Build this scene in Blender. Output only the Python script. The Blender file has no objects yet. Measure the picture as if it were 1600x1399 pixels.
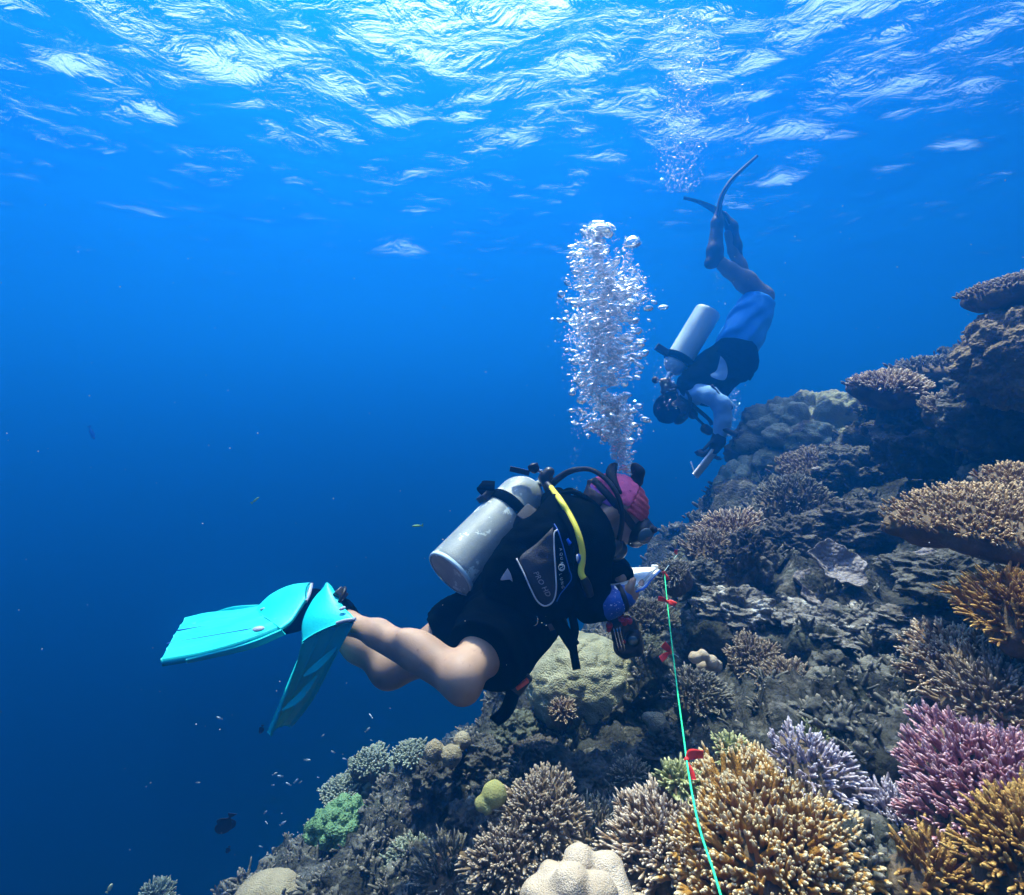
import bpy, math, random
import numpy as np
from mathutils import Vector, Matrix

# ------------------------------------------------------------------ camera, world, sun, exposure
scene = bpy.context.scene
PITCH = math.radians(5.0)
FPX = 800.0                                   # focal length in photo pixels (1600 wide -> 90 degrees)
cam_data = bpy.data.cameras.new("camera")
cam_data.sensor_width = 36.0
cam_data.lens = 18.0
cam_data.clip_start = 0.02
cam_data.clip_end = 2000.0
cam = bpy.data.objects.new("camera", cam_data)
scene.collection.objects.link(cam)
cam.rotation_euler = (math.radians(90) - PITCH, 0, 0)
scene.camera = cam

SUN_DIR = Vector((-0.12, 0.33, 0.93)).normalized()     # towards the sun
SUN_EL = math.asin(SUN_DIR.z)
SUN_AZ = math.atan2(SUN_DIR.x, SUN_DIR.y)
world = bpy.data.worlds.new("World")
scene.world = world
world.use_nodes = True
wn = world.node_tree
bg = wn.nodes["Background"]
sky = wn.nodes.new("ShaderNodeTexSky")
sky.sky_type = 'NISHITA'
sky.sun_disc = False
sky.sun_elevation = SUN_EL
sky.sun_rotation = SUN_AZ
sky.dust_density = 5.0
sky.air_density = 1.0
sky.ozone_density = 0.6
wn.links.new(sky.outputs[0], bg.inputs[0])
bg.inputs[1].default_value = 0.15
sun_data = bpy.data.lights.new("sun", 'SUN')
sun_data.energy = 5.0
sun_data.angle = math.radians(0.5)
sun_data.color = (1.0, 0.94, 0.80)
sun = bpy.data.objects.new("sun", sun_data)
scene.collection.objects.link(sun)
sun.rotation_euler = SUN_DIR.to_track_quat('Z', 'Y').to_euler()
sun.location = (-6, 0, 18)
scene.view_settings.view_transform = 'Standard'
scene.view_settings.look = 'None'
scene.view_settings.gamma = 1.0
scene.view_settings.exposure = 1.6
cy = scene.cycles
cy.use_denoising = True
cy.max_bounces = 8
cy.diffuse_bounces = 2
cy.glossy_bounces = 4
cy.transmission_bounces = 4
cy.transparent_max_bounces = 48
cy.volume_bounces = 1
cy.caustics_reflective = False
cy.caustics_refractive = False
cy.sample_clamp_indirect = 6.0

SURF = 3.6                                    # height of the water surface above the lens

# ------------------------------------------------------------------ helpers
_f = np.array([0, math.cos(PITCH), -math.sin(PITCH)])
_u = np.array([0, math.sin(PITCH), math.cos(PITCH)])
_r = np.array([1.0, 0, 0])
def P(x, y, d):
    """photo pixel + distance along the lens axis (m) -> point in the world"""
    return d * (_f + (x - 800.0) / FPX * _r + (699.5 - y) / FPX * _u)
def px(n, d):
    """length in metres of n photo pixels at distance d"""
    return n * d / FPX
rng = np.random.default_rng(7)
random.seed(7)

def norm(v):
    v = np.asarray(v, float)
    return v / (np.linalg.norm(v, axis=-1, keepdims=True) + 1e-12)

# --- numpy noise
_perm = np.random.default_rng(3).permutation(4096).astype(np.int64)
def _hash(ix, iy, iz):
    return _perm[(ix + _perm[(iy + _perm[iz & 4095]) & 4095]) & 4095]
_g3 = norm(np.random.default_rng(5).normal(size=(4096, 3)))
_r3 = np.random.default_rng(6).random((4096, 3))
def perlin(p):
    p = np.asarray(p, float)
    i = np.floor(p).astype(np.int64); f = p - i
    w = f * f * f * (f * (f * 6 - 15) + 10)
    out = 0
    for dx in (0, 1):
        for dy in (0, 1):
            for dz in (0, 1):
                g = _g3[_hash(i[..., 0] + dx, i[..., 1] + dy, i[..., 2] + dz)]
                d = g[..., 0] * (f[..., 0] - dx) + g[..., 1] * (f[..., 1] - dy) + g[..., 2] * (f[..., 2] - dz)
                wx = w[..., 0] if dx else 1 - w[..., 0]
                wy = w[..., 1] if dy else 1 - w[..., 1]
                wz = w[..., 2] if dz else 1 - w[..., 2]
                out = out + d * wx * wy * wz
    return out * 1.5
def fbm(p, octv=4, lac=2.03, gain=0.5):
    a = 1.0; s = 0
    p = np.asarray(p, float)
    for k in range(octv):
        s = s + a * perlin(p + 17.3 * k); p = p * lac; a *= gain
    return s
def ridged(p, octv=3):
    a = 1.0; s = 0
    p = np.asarray(p, float)
    for k in range(octv):
        s = s + a * (1 - 2 * np.abs(perlin(p + 9.1 * k))); p = p * 2.1; a *= 0.5
    return s
def worley(p):
    """distance to the nearest of one jittered point per unit cell"""
    p = np.asarray(p, float)
    i = np.floor(p).astype(np.int64)
    best = np.full(p.shape[:-1], 9.0)
    for dx in (-1, 0, 1):
        for dy in (-1, 0, 1):
            for dz in (-1, 0, 1):
                c = i + np.array([dx, dy, dz])
                q = c + _r3[_hash(c[..., 0], c[..., 1], c[..., 2])]
                best = np.minimum(best, ((q - p) ** 2).sum(-1))
    return np.sqrt(best)

# --- mesh building
def mesh_of(name, V, F, smooth=True, attr=None):
    """V (n,3); F (m,3|4) int array, or a list of such arrays; attr: {name: per-vertex floats}"""
    me = bpy.data.meshes.new(name)
    Fs = [f for f in (F if isinstance(F, list) else [F]) if len(f)]
    V = np.asarray(V, np.float32)
    me.vertices.add(len(V)); me.vertices.foreach_set("co", V.ravel())
    idx = np.concatenate([np.asarray(f).ravel() for f in Fs]).astype(np.int32)
    tot = np.concatenate([np.full(len(f), f.shape[1], np.int32) for f in Fs])
    start = np.concatenate([[0], np.cumsum(tot)[:-1]]).astype(np.int32)
    me.loops.add(len(idx)); me.loops.foreach_set("vertex_index", idx)
    me.polygons.add(len(tot))
    me.polygons.foreach_set("loop_start", start)
    me.polygons.foreach_set("use_smooth", np.full(len(tot), smooth))
    for k, a in (attr or {}).items():
        at = me.attributes.new(k, 'FLOAT', 'POINT'); at.data.foreach_set("value", np.asarray(a, np.float32))
    me.update(calc_edges=True); me.validate()
    return me
def link(name, me, mat=None, parent=None, loc=None):
    o = bpy.data.objects.new(name, me); scene.collection.objects.link(o)
    if mat is not None:
        me.materials.clear(); me.materials.append(mat)
    if loc is not None: o.location = loc
    if parent is not None: o.parent = parent
    return o
def obj(name, VF, mat, parent=None, smooth=True, loc=None):
    """a mesh object; in world coordinates unless its parent sits elsewhere (then moved to the parent's frame)"""
    V, F = VF[0], VF[1]; attr = VF[2] if len(VF) > 2 else None
    V = np.asarray(V, float)
    if parent is not None: V = V - np.array(world_loc(parent))
    return link(name, mesh_of(name, V, F, smooth, attr), mat, parent)
def world_loc(o):
    l = Vector(o.location)
    while o.parent is not None:
        o = o.parent; l = l + Vector(o.location)
    return l
def tag(o, label=None, cat=None, group=None, kind=None):
    if label: o['label'] = label
    if cat: o['category'] = cat
    if group: o['group'] = group
    if kind: o['kind'] = kind
    return o
def thing(name, label, cat, loc=(0, 0, 0), group=None):
    o = bpy.data.objects.new(name, None); scene.collection.objects.link(o)
    o.location = loc; o.empty_display_size = 0.05
    return tag(o, label, cat, group)
def grid_faces(nu, nv, closed_u=False, closed_v=False):
    i = np.arange(nu if closed_u else nu - 1); j = np.arange(nv if closed_v else nv - 1)
    I, J = np.meshgrid(i, j, indexing='ij'); I1 = (I + 1) % nu; J1 = (J + 1) % nv
    return np.stack([I * nv + J, I1 * nv + J, I1 * nv + J1, I * nv + J1], -1).reshape(-1, 4)
def join(parts):
    """join (V, F, attr) tuples"""
    Vs, F3, F4, A = [], [], [], {}
    n = 0
    for p in parts:
        V, F = p[0], p[1]
        for f in (F if isinstance(F, list) else [F]):
            if len(f) == 0: continue
            (F3 if f.shape[1] == 3 else F4).append(f + n)
        Vs.append(V); n += len(V)
        if len(p) > 2 and p[2]:
            for k, a in p[2].items(): A.setdefault(k, []).append(a)
    Fs = ([np.concatenate(F4)] if F4 else []) + ([np.concatenate(F3)] if F3 else [])
    A = {k: np.concatenate(a) for k, a in A.items()}
    return (np.concatenate(Vs), Fs, A)
def spline(pts, n):
    """Catmull-Rom through the points (rows may carry extra columns such as radius)"""
    p = np.asarray(pts, float)
    p = np.vstack([2 * p[0] - p[1], p, 2 * p[-1] - p[-2]])
    m = len(p) - 3
    t = np.linspace(0, m - 1e-9, n); k = t.astype(int); u = (t - k)[:, None]
    a, b, c, d = p[k], p[k + 1], p[k + 2], p[k + 3]
    return 0.5 * ((2 * b) + (c - a) * u + (2 * a - 5 * b + 4 * c - d) * u ** 2 + (3 * b - a - 3 * c + d) * u ** 3)
def frames(C, up=None):
    T = np.gradient(C, axis=0); T = norm(T)
    N = np.zeros_like(C)
    r = np.array(up if up is not None else ([0, 0, 1] if abs(T[0, 2]) < 0.9 else [1, 0, 0]), float)
    n = norm(r - T[0] * np.dot(r, T[0]))
    for i in range(len(C)):
        n = n - T[i] * np.dot(n, T[i]); n = n / (np.linalg.norm(n) + 1e-12)
        N[i] = n
    return T, N, np.cross(T, N)
def tube(pts, r, n=40, sides=10, sx=1.0, up=None, smooth=True):
    """closed tube through points; r a number or one per point; sx flattens it sideways"""
    pts = np.asarray(pts, float)
    rr = np.full(len(pts), r) if np.isscalar(r) else np.asarray(r, float)
    q = np.column_stack([pts, rr])
    q = spline(q, n) if (smooth and len(pts) > 2) else (np.column_stack([np.linspace(0, 1, n)]) * (q[-1] - q[0]) + q[0] if len(pts) == 2 else q)
    C, R = q[:, :3], np.maximum(q[:, 3], 1e-4)
    T, N, B = frames(C, up)
    a = np.linspace(0, 2 * np.pi, sides, endpoint=False)
    V = C[:, None] + R[:, None, None] * (np.cos(a)[None, :, None] * N[:, None] + sx * np.sin(a)[None, :, None] * B[:, None])
    m = len(C)
    V = np.vstack([V.reshape(-1, 3), C[0] - T[0] * R[0] * 0.3, C[-1] + T[-1] * R[-1] * 0.3])
    F = grid_faces(m, sides, False, True)[:, ::-1]
    s = np.arange(sides); s1 = (s + 1) % sides
    caps = np.vstack([np.column_stack([np.full(sides, m * sides), s, s1])[:, ::-1],
                      np.column_stack([np.full(sides, m * sides + 1), (m - 1) * sides + s, (m - 1) * sides + s1])])
    return (V, [F[:, ::-1], caps[:, ::-1]])
def ball(c, r, nu=16, nv=10, M=None):
    """ellipsoid; r a number or three; M an optional 3x3 rotation"""
    th = np.linspace(0, np.pi, nv + 1)[1:-1]; ph = np.linspace(0, 2 * np.pi, nu, endpoint=False)
    T, Q = np.meshgrid(th, ph, indexing='ij')
    V = np.stack([np.sin(T) * np.cos(Q), np.sin(T) * np.sin(Q), np.cos(T)], -1).reshape(-1, 3)
    V = np.vstack([V, [[0, 0, 1], [0, 0, -1]]]) * np.array(r)
    if M is not None: V = V @ np.asarray(M).T
    F = grid_faces(nv - 1, nu, False, True)
    s = np.arange(nu); s1 = (s + 1) % nu; n = (nv - 1) * nu
    caps = np.vstack([np.column_stack([np.full(nu, n), s, s1]),
                      np.column_stack([np.full(nu, n + 1), (nv - 2) * nu + s1, (nv - 2) * nu + s])])
    return (V + np.asarray(c, float), [F, caps])
def basis(z, x=None):
    """3x3 with columns x,y,z; z along the given axis"""
    z = norm(z)
    x = np.array(x if x is not None else ([1, 0, 0] if abs(z[0]) < 0.8 else [0, 1, 0]), float)
    x = norm(x - z * np.dot(x, z)); y = np.cross(z, x)
    return np.column_stack([x, y, z])
def boxm(c, size, M=None, bev=0.15):
    """rounded box: a superellipsoid-like cage, size = full lengths"""
    s = np.array(size, float) / 2; b = min(s) * bev
    pts = []
    cube, F = ball((0, 0, 0), 1.0, 24, 16)
    d = cube / np.abs(cube).max(1, keepdims=True)
    core = s - b
    V = np.clip(d * (s.max() * 2), -core, core)
    d2 = np.sign(cube) * np.abs(cube) ** 0.6
    V = core * np.clip(d * 1.6, -1, 1) + b * norm(d2)
    if M is not None: V = V @ np.asarray(M).T
    return (V + np.asarray(c, float), F)
def plate(outline, thick, M, c, bulge=0.0, z0=0):
    """a flat plate from a 2D outline (local x,y), given thickness along local z"""
    o = np.asarray(outline, float); n = len(o)
    inner = o * 0.985 + o.mean(0) * 0.015
    t = thick / 2
    rings = [np.column_stack([inner, np.full(n, -t)]), np.column_stack([o, np.full(n, -t * 0.6)]),
             np.column_stack([o, np.full(n, t * 0.6)]), np.column_stack([inner, np.full(n, t)])]
    V = np.vstack(rings + [[[*o.mean(0), -t - bulge]], [[*o.mean(0), t + bulge]]])
    F = grid_faces(4, n, False, True)
    s = np.arange(n); s1 = (s + 1) % n
    caps = np.vstack([np.column_stack([np.full(n, 4 * n), s1, s]), np.column_stack([np.full(n, 4 * n + 1), 3 * n + s, 3 * n + s1])])
    V = V @ np.asarray(M).T + np.asarray(c, float)
    return (V, [F, caps])

# --- implicit surfaces: smooth unions of tapered capsules and ellipsoids, meshed by surface nets
def smin(a, b, k):
    h = np.clip(0.5 + 0.5 * (b - a) / k, 0, 1)
    return b + (a - b) * h - k * h * (1 - h)
class SDF:
    def __init__(self): self.prims = []
    def cap(self, a, b, ra, rb=None, k=0.02):
        self.prims.append(('c', np.asarray(a, float), np.asarray(b, float), ra, ra if rb is None else rb, k)); return self
    def ell(self, c, r, M=None, k=0.02):
        r = np.array([r] * 3 if np.isscalar(r) else r, float)
        self.prims.append(('e', np.asarray(c, float), r, np.eye(3) if M is None else np.asarray(M), 0, k)); return self
    def chain(self, pts, rs, k=0.02):
        for i in range(len(pts) - 1): self.cap(pts[i], pts[i + 1], rs[i], rs[i + 1], k)
        return self
    def cut(self, a, n, k=0.004):
        """keep only the side of a plane that its normal points away from"""
        self.prims.append(('p', np.asarray(a, float), norm(n), 0, 0, k)); return self
    def dist(self, p, pr, off):
        t = pr[0]
        if t == 'c':
            a, b = pr[1], pr[2]; ab = b - a
            h = np.clip(((p - a) @ ab) / max(ab @ ab, 1e-12), 0, 1)
            return np.linalg.norm(p - a - h[..., None] * ab, axis=-1) - (pr[3] + (pr[4] - pr[3]) * h) - off
        r = pr[2] + off
        q = (p - pr[1]) @ pr[3]
        k0 = np.linalg.norm(q / r, axis=-1); k1 = np.linalg.norm(q / (r * r), axis=-1)
        return k0 * (k0 - 1) / (k1 + 1e-9)
    def bounds(self, pr, off):
        if pr[0] == 'c':
            m = max(pr[3], pr[4]) + off
            return np.minimum(pr[1], pr[2]) - m, np.maximum(pr[1], pr[2]) + m
        e = np.sqrt((pr[3] ** 2) @ ((pr[2] + off) ** 2))
        return pr[1] - e, pr[1] + e
    def mesh(self, h, off=0.0, disp=None):
        bl = [self.bounds(q, off) for q in self.prims if q[0] != 'p']
        pad = 4 * h + 0.01
        lo = np.min([b[0] for b in bl], 0) - pad; hi = np.max([b[1] for b in bl], 0) + pad
        n = np.ceil((hi - lo) / h).astype(int) + 1
        D = np.full(n, 0.06, np.float32)
        ax = [lo[i] + h * np.arange(n[i]) for i in range(3)]
        for pr in self.prims:
            if pr[0] == 'p':
                X = (ax[0][:, None, None] - pr[1][0]) * pr[2][0] + (ax[1][None, :, None] - pr[1][1]) * pr[2][1] + (ax[2][None, None] - pr[1][2]) * pr[2][2]
                D = np.maximum(D, X.astype(np.float32)); continue
            b0, b1 = self.bounds(pr, off); m = pr[5] + 3 * h + 0.012
            i0 = np.clip(np.floor((b0 - m - lo) / h).astype(int), 0, n); i1 = np.clip(np.ceil((b1 + m - lo) / h).astype(int) + 1, 0, n)
            s = tuple(slice(a, b) for a, b in zip(i0, i1))
            p = np.stack(np.meshgrid(ax[0][s[0]], ax[1][s[1]], ax[2][s[2]], indexing='ij'), -1)
            D[s] = smin(D[s], self.dist(p, pr, off), max(pr[5], 1e-4))
        if disp is not None:
            near = np.abs(D) < 4 * h + 0.03
            I = np.argwhere(near)
            D[near] += disp(lo + h * I)
        return nets(D, lo, h)
def nets(D, lo, h):
    S = D < 0
    n = D.shape
    c = [(i, j, k) for i in (0, 1) for j in (0, 1) for k in (0, 1)]
    sl = lambda A, o: A[o[0]:n[0] - 1 + o[0], o[1]:n[1] - 1 + o[1], o[2]:n[2] - 1 + o[2]]
    cnt = sum(sl(S, o).astype(np.int8) for o in c)
    cells = np.argwhere((cnt > 0) & (cnt < 8))
    acc = np.zeros((len(cells), 3)); num = np.zeros(len(cells))
    val = {o: D[cells[:, 0] + o[0], cells[:, 1] + o[1], cells[:, 2] + o[2]] for o in c}
    for a in c:
        for ax in range(3):
            if a[ax]: continue
            b = list(a); b[ax] = 1; b = tuple(b)
            va, vb = val[a], val[b]; m = (va < 0) != (vb < 0)
            t = np.where(m, va / np.where(m, va - vb, 1), 0)
            p = np.array(a, float)[None] + t[:, None] * (np.array(b) - np.array(a))[None]
            acc += np.where(m[:, None], p, 0); num += m
    V = lo + h * (cells + acc / num[:, None])
    idx = np.full(np.array(n) - 1, -1, np.int64); idx[tuple(cells.T)] = np.arange(len(cells))
    Fs = []
    for ax in range(3):
        u, v = [(1, 2), (2, 0), (0, 1)][ax]
        A = np.moveaxis(S, (ax, u, v), (0, 1, 2)); X = np.moveaxis(idx, (ax, u, v), (0, 1, 2))
        e = A[:-1, 1:-1, 1:-1] != A[1:, 1:-1, 1:-1]
        q = np.argwhere(e); i, j, k = q[:, 0], q[:, 1] + 1, q[:, 2] + 1
        f = np.stack([X[i, j - 1, k - 1], X[i, j, k - 1], X[i, j, k], X[i, j - 1, k]], -1)
        flip = ~A[i, j, k]
        f[flip] = f[flip][:, ::-1]
        Fs.append(f)
    F = np.concatenate(Fs)
    return (V, F[(F >= 0).all(1)])
def relax(VF, it=2, lam=0.5):
    V, F = VF[0].copy(), VF[1]
    E = np.vstack([F[:, [0, 1]], F[:, [1, 2]], F[:, [2, 3]], F[:, [3, 0]]])
    for _ in range(it):
        s = np.zeros_like(V); c = np.zeros(len(V))
        np.add.at(s, E[:, 0], V[E[:, 1]]); np.add.at(c, E[:, 0], 1)
        V = V * (1 - lam) + lam * s / np.maximum(c, 1)[:, None]
    return (V, F)

# --- materials
def mat(name, col, rough=0.6, col2=None, scale=8.0, bump=0.0, bscale=60.0, spec=0.3, metal=0.0, tip=None, ramp=(0.35, 0.65), detail=4.0, tiplo=0.55, coat=0, spots=None, polyp=None):
    """principled material: two colours mixed by noise, fine bump, and (tip) a colour for the pale growing tips"""
    m = bpy.data.materials.new(name); m.use_nodes = True
    nt = m.node_tree; b = nt.nodes["Principled BSDF"]; L = nt.links.new
    b.inputs["Roughness"].default_value = rough
    b.inputs["Specular IOR Level"].default_value = spec
    b.inputs["Metallic"].default_value = metal
    b.inputs["Coat Weight"].default_value = coat
    tc = nt.nodes.new("ShaderNodeTexCoord")
    out = None
    c4 = lambda c: (*c, 1)
    if col2 is not None:
        nz = nt.nodes.new("ShaderNodeTexNoise"); nz.inputs["Scale"].default_value = scale; nz.inputs["Detail"].default_value = detail
        L(tc.outputs["Object"], nz.inputs["Vector"])
        rp = nt.nodes.new("ShaderNodeValToRGB"); rp.color_ramp.elements[0].position = ramp[0]; rp.color_ramp.elements[1].position = ramp[1]
        rp.color_ramp.elements[0].color = c4(col); rp.color_ramp.elements[1].color = c4(col2)
        L(nz.outputs["Fac"], rp.inputs["Fac"]); out = rp.outputs["Color"]
    if spots is not None:                       # (colour, scale, threshold, width): specks with a shape of their own
        n2 = nt.nodes.new("ShaderNodeTexNoise"); n2.inputs["Scale"].default_value = spots[1]; n2.inputs["Detail"].default_value = 6
        n2.inputs["Roughness"].default_value = 0.65
        L(tc.outputs["Object"], n2.inputs["Vector"])
        r2 = nt.nodes.new("ShaderNodeMapRange"); r2.inputs["From Min"].default_value = spots[2]; r2.inputs["From Max"].default_value = spots[2] + spots[3]
        L(n2.outputs["Fac"], r2.inputs["Value"])
        mx = nt.nodes.new("ShaderNodeMix"); mx.data_type = 'RGBA'
        L(r2.outputs["Result"], mx.inputs["Factor"])
        if out is None: mx.inputs[6].default_value = c4(col)
        else: L(out, mx.inputs[6])
        mx.inputs[7].default_value = c4(spots[0]); out = mx.outputs[2]
    if tip is not None:
        at = nt.nodes.new("ShaderNodeAttribute"); at.attribute_name = "tip"
        r3 = nt.nodes.new("ShaderNodeMapRange"); r3.inputs["From Min"].default_value = tiplo; r3.inputs["From Max"].default_value = 1.0
        L(at.outputs["Fac"], r3.inputs["Value"])
        mx = nt.nodes.new("ShaderNodeMix"); mx.data_type = 'RGBA'
        L(r3.outputs["Result"], mx.inputs["Factor"])
        if out is None: mx.inputs[6].default_value = c4(col)
        else: L(out, mx.inputs[6])
        mx.inputs[7].default_value = c4(tip); out = mx.outputs[2]
    if out is None: b.inputs["Base Color"].default_value = c4(col)
    else: L(out, b.inputs["Base Color"])
    if bump > 0:
        nb = nt.nodes.new("ShaderNodeTexNoise"); nb.inputs["Scale"].default_value = bscale; nb.inputs["Detail"].default_value = 5
        L(tc.outputs["Object"], nb.inputs["Vector"])
        bp = nt.nodes.new("ShaderNodeBump"); bp.inputs["Strength"].default_value = bump; bp.inputs["Distance"].default_value = 0.01
        L(nb.outputs["Fac"], bp.inputs["Height"]); L(bp.outputs["Normal"], b.inputs["Normal"])
        if polyp:
            vo = nt.nodes.new("ShaderNodeTexVoronoi"); vo.inputs["Scale"].default_value = polyp[0]
            L(tc.outputs["Object"], vo.inputs["Vector"])
            b2 = nt.nodes.new("ShaderNodeBump"); b2.inputs["Strength"].default_value = polyp[1]; b2.inputs["Distance"].default_value = 0.01
            b2.invert = True
            L(vo.outputs["Distance"], b2.inputs["Height"]); L(b2.outputs["Normal"], bp.inputs["Normal"])
    return m

# ------------------------------------------------------------------ water surface and the water itself
CRESTS = [(640, 392, .75, .45, .30), (1275, 205, 1.6, .35, .20), (1110, 75, 1.2, .5, .08), (350, 70, 1.1, .45, .10), (560, 110, .7, .5, .10), (520, 190, .8, .4, .12), (740, 215, .8, .5, .10), (900, 90, 1.2, .6, .08), (420, 60, 1.5, .5, .05), (950, 240, .6, .4, .10), (160, 105, 1.0, .4, .10), (1400, 120, 1.4, .4, .10), (1330, 160, .9, .4, .10), (680, 20, 1.5, .5, .05), (230, 330, .8, .4, .10)]
def make_water():
    nr = 460
    r = np.concatenate([[0.0], np.geomspace(0.4, 160, nr - 1)]); a = np.concatenate([np.radians(np.linspace(-64, 64, 620)), np.radians(np.linspace(64, 296, 120))[1:-1]]); nt_ = len(a)
    R, A = np.meshgrid(r, a, indexing='ij')
    X = R * np.sin(A); Y = R * np.cos(A)
    p = np.stack([X, Y, np.zeros_like(X)], -1)
    ca, sa = 1.0, 0.0
    q = np.stack([(X * ca + Y * sa) * 0.9, (-X * sa + Y * ca) * 0.9, np.zeros_like(X)], -1)
    fade = np.clip(1 - (R - 30) / 60, 0, 1)
    z = 0.17 * perlin(q * 0.33) + 0.13 * fade * perlin(q * 0.75 + 5) + 0.030 * fade * perlin(q * 1.9 + 11)
    # patches of chop, and a few steeper crests
    chop = 0.70 + 0.6 * perlin(q * 0.5 + 33) + 1.0 * perlin(q * 1.6 + 70)
    rg = np.random.default_rng(41)
    extra = [(rg.uniform(-100, 1700), rg.uniform(-80, 330), rg.uniform(.12, .32), rg.uniform(.10, .24), rg.uniform(.015, .06)) for _ in range(150)]
    for (cx, cy_, wx, wy, h_) in [(a_, b_, c_ * .55, d_ * .6, e_ * .6) for a_, b_, c_, d_, e_ in CRESTS] + extra + [(632, 388, .75, .5, .15), (655, 396, .3, .2, .07), (612, 382, .35, .2, .06)]:
        dv = P(cx, cy_, 1.0); t_ = SURF / dv[2]; c = dv * t_
        g = np.exp(-(((X - c[0]) / wx) ** 2 + ((Y - c[1]) / wy) ** 2))
        z = z + h_ * 0.8 * g; chop = chop + 0.62 * np.exp(-(((X - c[0]) / (wx * 1.2)) ** 2 + ((Y - c[1]) / (wy * 1.4)) ** 2))
    chop = np.clip(chop, 0.25, 1.9) * (0.80 + 0.30 * np.exp(-((X / 3.5) ** 2 + ((Y - 5.0) / 3.0) ** 2)))
    V = np.stack([X, Y, SURF + z], -1).reshape(-1, 3)
    F = grid_faces(nr, nt_, False, True)
    me = mesh_of("water", V, F[:, ::-1], attr={"chop": chop.ravel()})
    m = bpy.data.materials.new("water_surface"); m.use_nodes = True
    nt = m.node_tree; nt.nodes.clear(); L = nt.links.new
    out = nt.nodes.new("ShaderNodeOutputMaterial")
    tr = nt.nodes.new("ShaderNodeBsdfTransparent"); gl = nt.nodes.new("ShaderNodeBsdfGlossy"); gl.inputs["Roughness"].default_value = 0.02
    gl.inputs["Color"].default_value = (0.95, 0.95, 0.95, 1)
    mx = nt.nodes.new("ShaderNodeMixShader"); fr = nt.nodes.new("ShaderNodeFresnel"); fr.inputs["IOR"].default_value = 1.33
    tc = nt.nodes.new("ShaderNodeTexCoord")
    mp = nt.nodes.new("ShaderNodeMapping"); mp.inputs["Scale"].default_value = (0.85, 0.95, 1)
    L(tc.outputs["Object"], mp.inputs["Vector"])
    n1 = nt.nodes.new("ShaderNodeTexNoise"); n1.inputs["Scale"].default_value = 3.2; n1.inputs["Detail"].default_value = 6; n1.inputs["Roughness"].default_value = 0.56
    n1.inputs["Distortion"].default_value = 0.6
    L(mp.outputs["Vector"], n1.inputs["Vector"])
    b1 = nt.nodes.new("ShaderNodeBump"); b1.inputs["Distance"].default_value = 0.088; b1.inputs["Strength"].default_value = 1.0
    ca_ = nt.nodes.new("ShaderNodeAttribute"); ca_.attribute_name = "chop"
    mm = nt.nodes.new("ShaderNodeMath"); mm.operation = 'MULTIPLY'
    L(n1.outputs["Fac"], mm.inputs[0]); L(ca_.outputs["Fac"], mm.inputs[1]); L(mm.outputs[0], b1.inputs["Height"])
    L(b1.outputs["Normal"], fr.inputs["Normal"]); L(b1.outputs["Normal"], gl.inputs["Normal"])
    L(fr.outputs["Fac"], mx.inputs[0]); L(tr.outputs[0], mx.inputs[1]); L(gl.outputs[0], mx.inputs[2]); L(mx.outputs[0], out.inputs["Surface"])
    return tag(link("water", me, m), kind='structure')
make_water()

def make_haze():
    x, y0, y1, z0, z1 = 90, -60, 120, -27.0, SURF + 0.8
    V = [(sx * x, yy, zz) for zz in (z0, z1) for yy in (y0, y1) for sx in (-1, 1)]
    F = np.array([[0, 2, 3, 1], [4, 5, 7, 6], [0, 1, 5, 4], [2, 6, 7, 3], [0, 4, 6, 2], [1, 3, 7, 5]])
    m = bpy.data.materials.new("sea_water_haze"); m.use_nodes = True
    nt = m.node_tree; nt.nodes.clear()
    out = nt.nodes.new("ShaderNodeOutputMaterial"); v = nt.nodes.new("ShaderNodeVolumePrincipled")
    v.inputs["Density"].default_value = 0.33
    v.inputs["Color"].default_value = (0.003, 0.094, 0.335, 1)
    v.inputs["Absorption Color"].default_value = (0.37, 0.52, 0.80, 1)
    v.inputs["Anisotropy"].default_value = 0.75
    nt.links.new(v.outputs[0], out.inputs["Volume"])
    o = link("haze", mesh_of("haze", V, F, smooth=False), m)
    o.display_type = 'WIRE'
    return tag(o, kind='stuff')
make_haze()
# ------------------------------------------------------------------ the reef slope
CTRL = [  # photo pixel x, y and distance of the reef's face
 (300,1480,1.9),(400,1440,1.75),(550,1399,1.55),(700,1399,1.28),(850,1420,1.02),(1000,1430,0.95),(1200,1430,0.86),(1400,1420,0.82),(1600,1399,0.78),(1750,1399,0.75),
 (480,1330,2.35),(580,1290,2.15),(640,1262,1.95),(760,1250,1.55),(900,1250,1.35),(1000,1250,1.3),(1200,1230,1.2),(1400,1250,1.02),(1600,1250,0.88),(1750,1250,.85),
 (720,1212,2.0),(820,1140,1.98),(900,1130,1.75),(1000,1120,1.6),(1200,1110,1.5),(1400,1120,1.25),(1600,1120,1.02),(1750,1120,.95),
 (870,1060,2.15),(1000,1010,1.95),(1100,1000,1.8),(1300,1000,1.62),(1450,1000,1.42),(1600,1000,1.18),(1750,1000,1.1),
 (1050,940,2.15),(1150,910,2.0),(1300,900,1.95),(1450,900,1.75),(1600,900,1.4),(1750,900,1.3),
 (1115,850,2.7),(1200,810,2.55),(1350,800,2.3),(1500,800,1.85),(1600,800,1.55),(1750,800,1.45),
 (1150,760,3.3),(1250,720,3.2),(1400,700,2.6),(1500,700,2.15),(1600,700,1.75),(1750,700,1.6),
 (1230,680,3.8),(1340,650,3.4),(1450,630,2.6),(1600,600,1.95),(1750,600,1.8),
 (1450,590,2.9),(1530,560,2.4),(1700,500,2.1),(1800,400,2.1)]
_cp = [P(*c) for c in CTRL]
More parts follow.
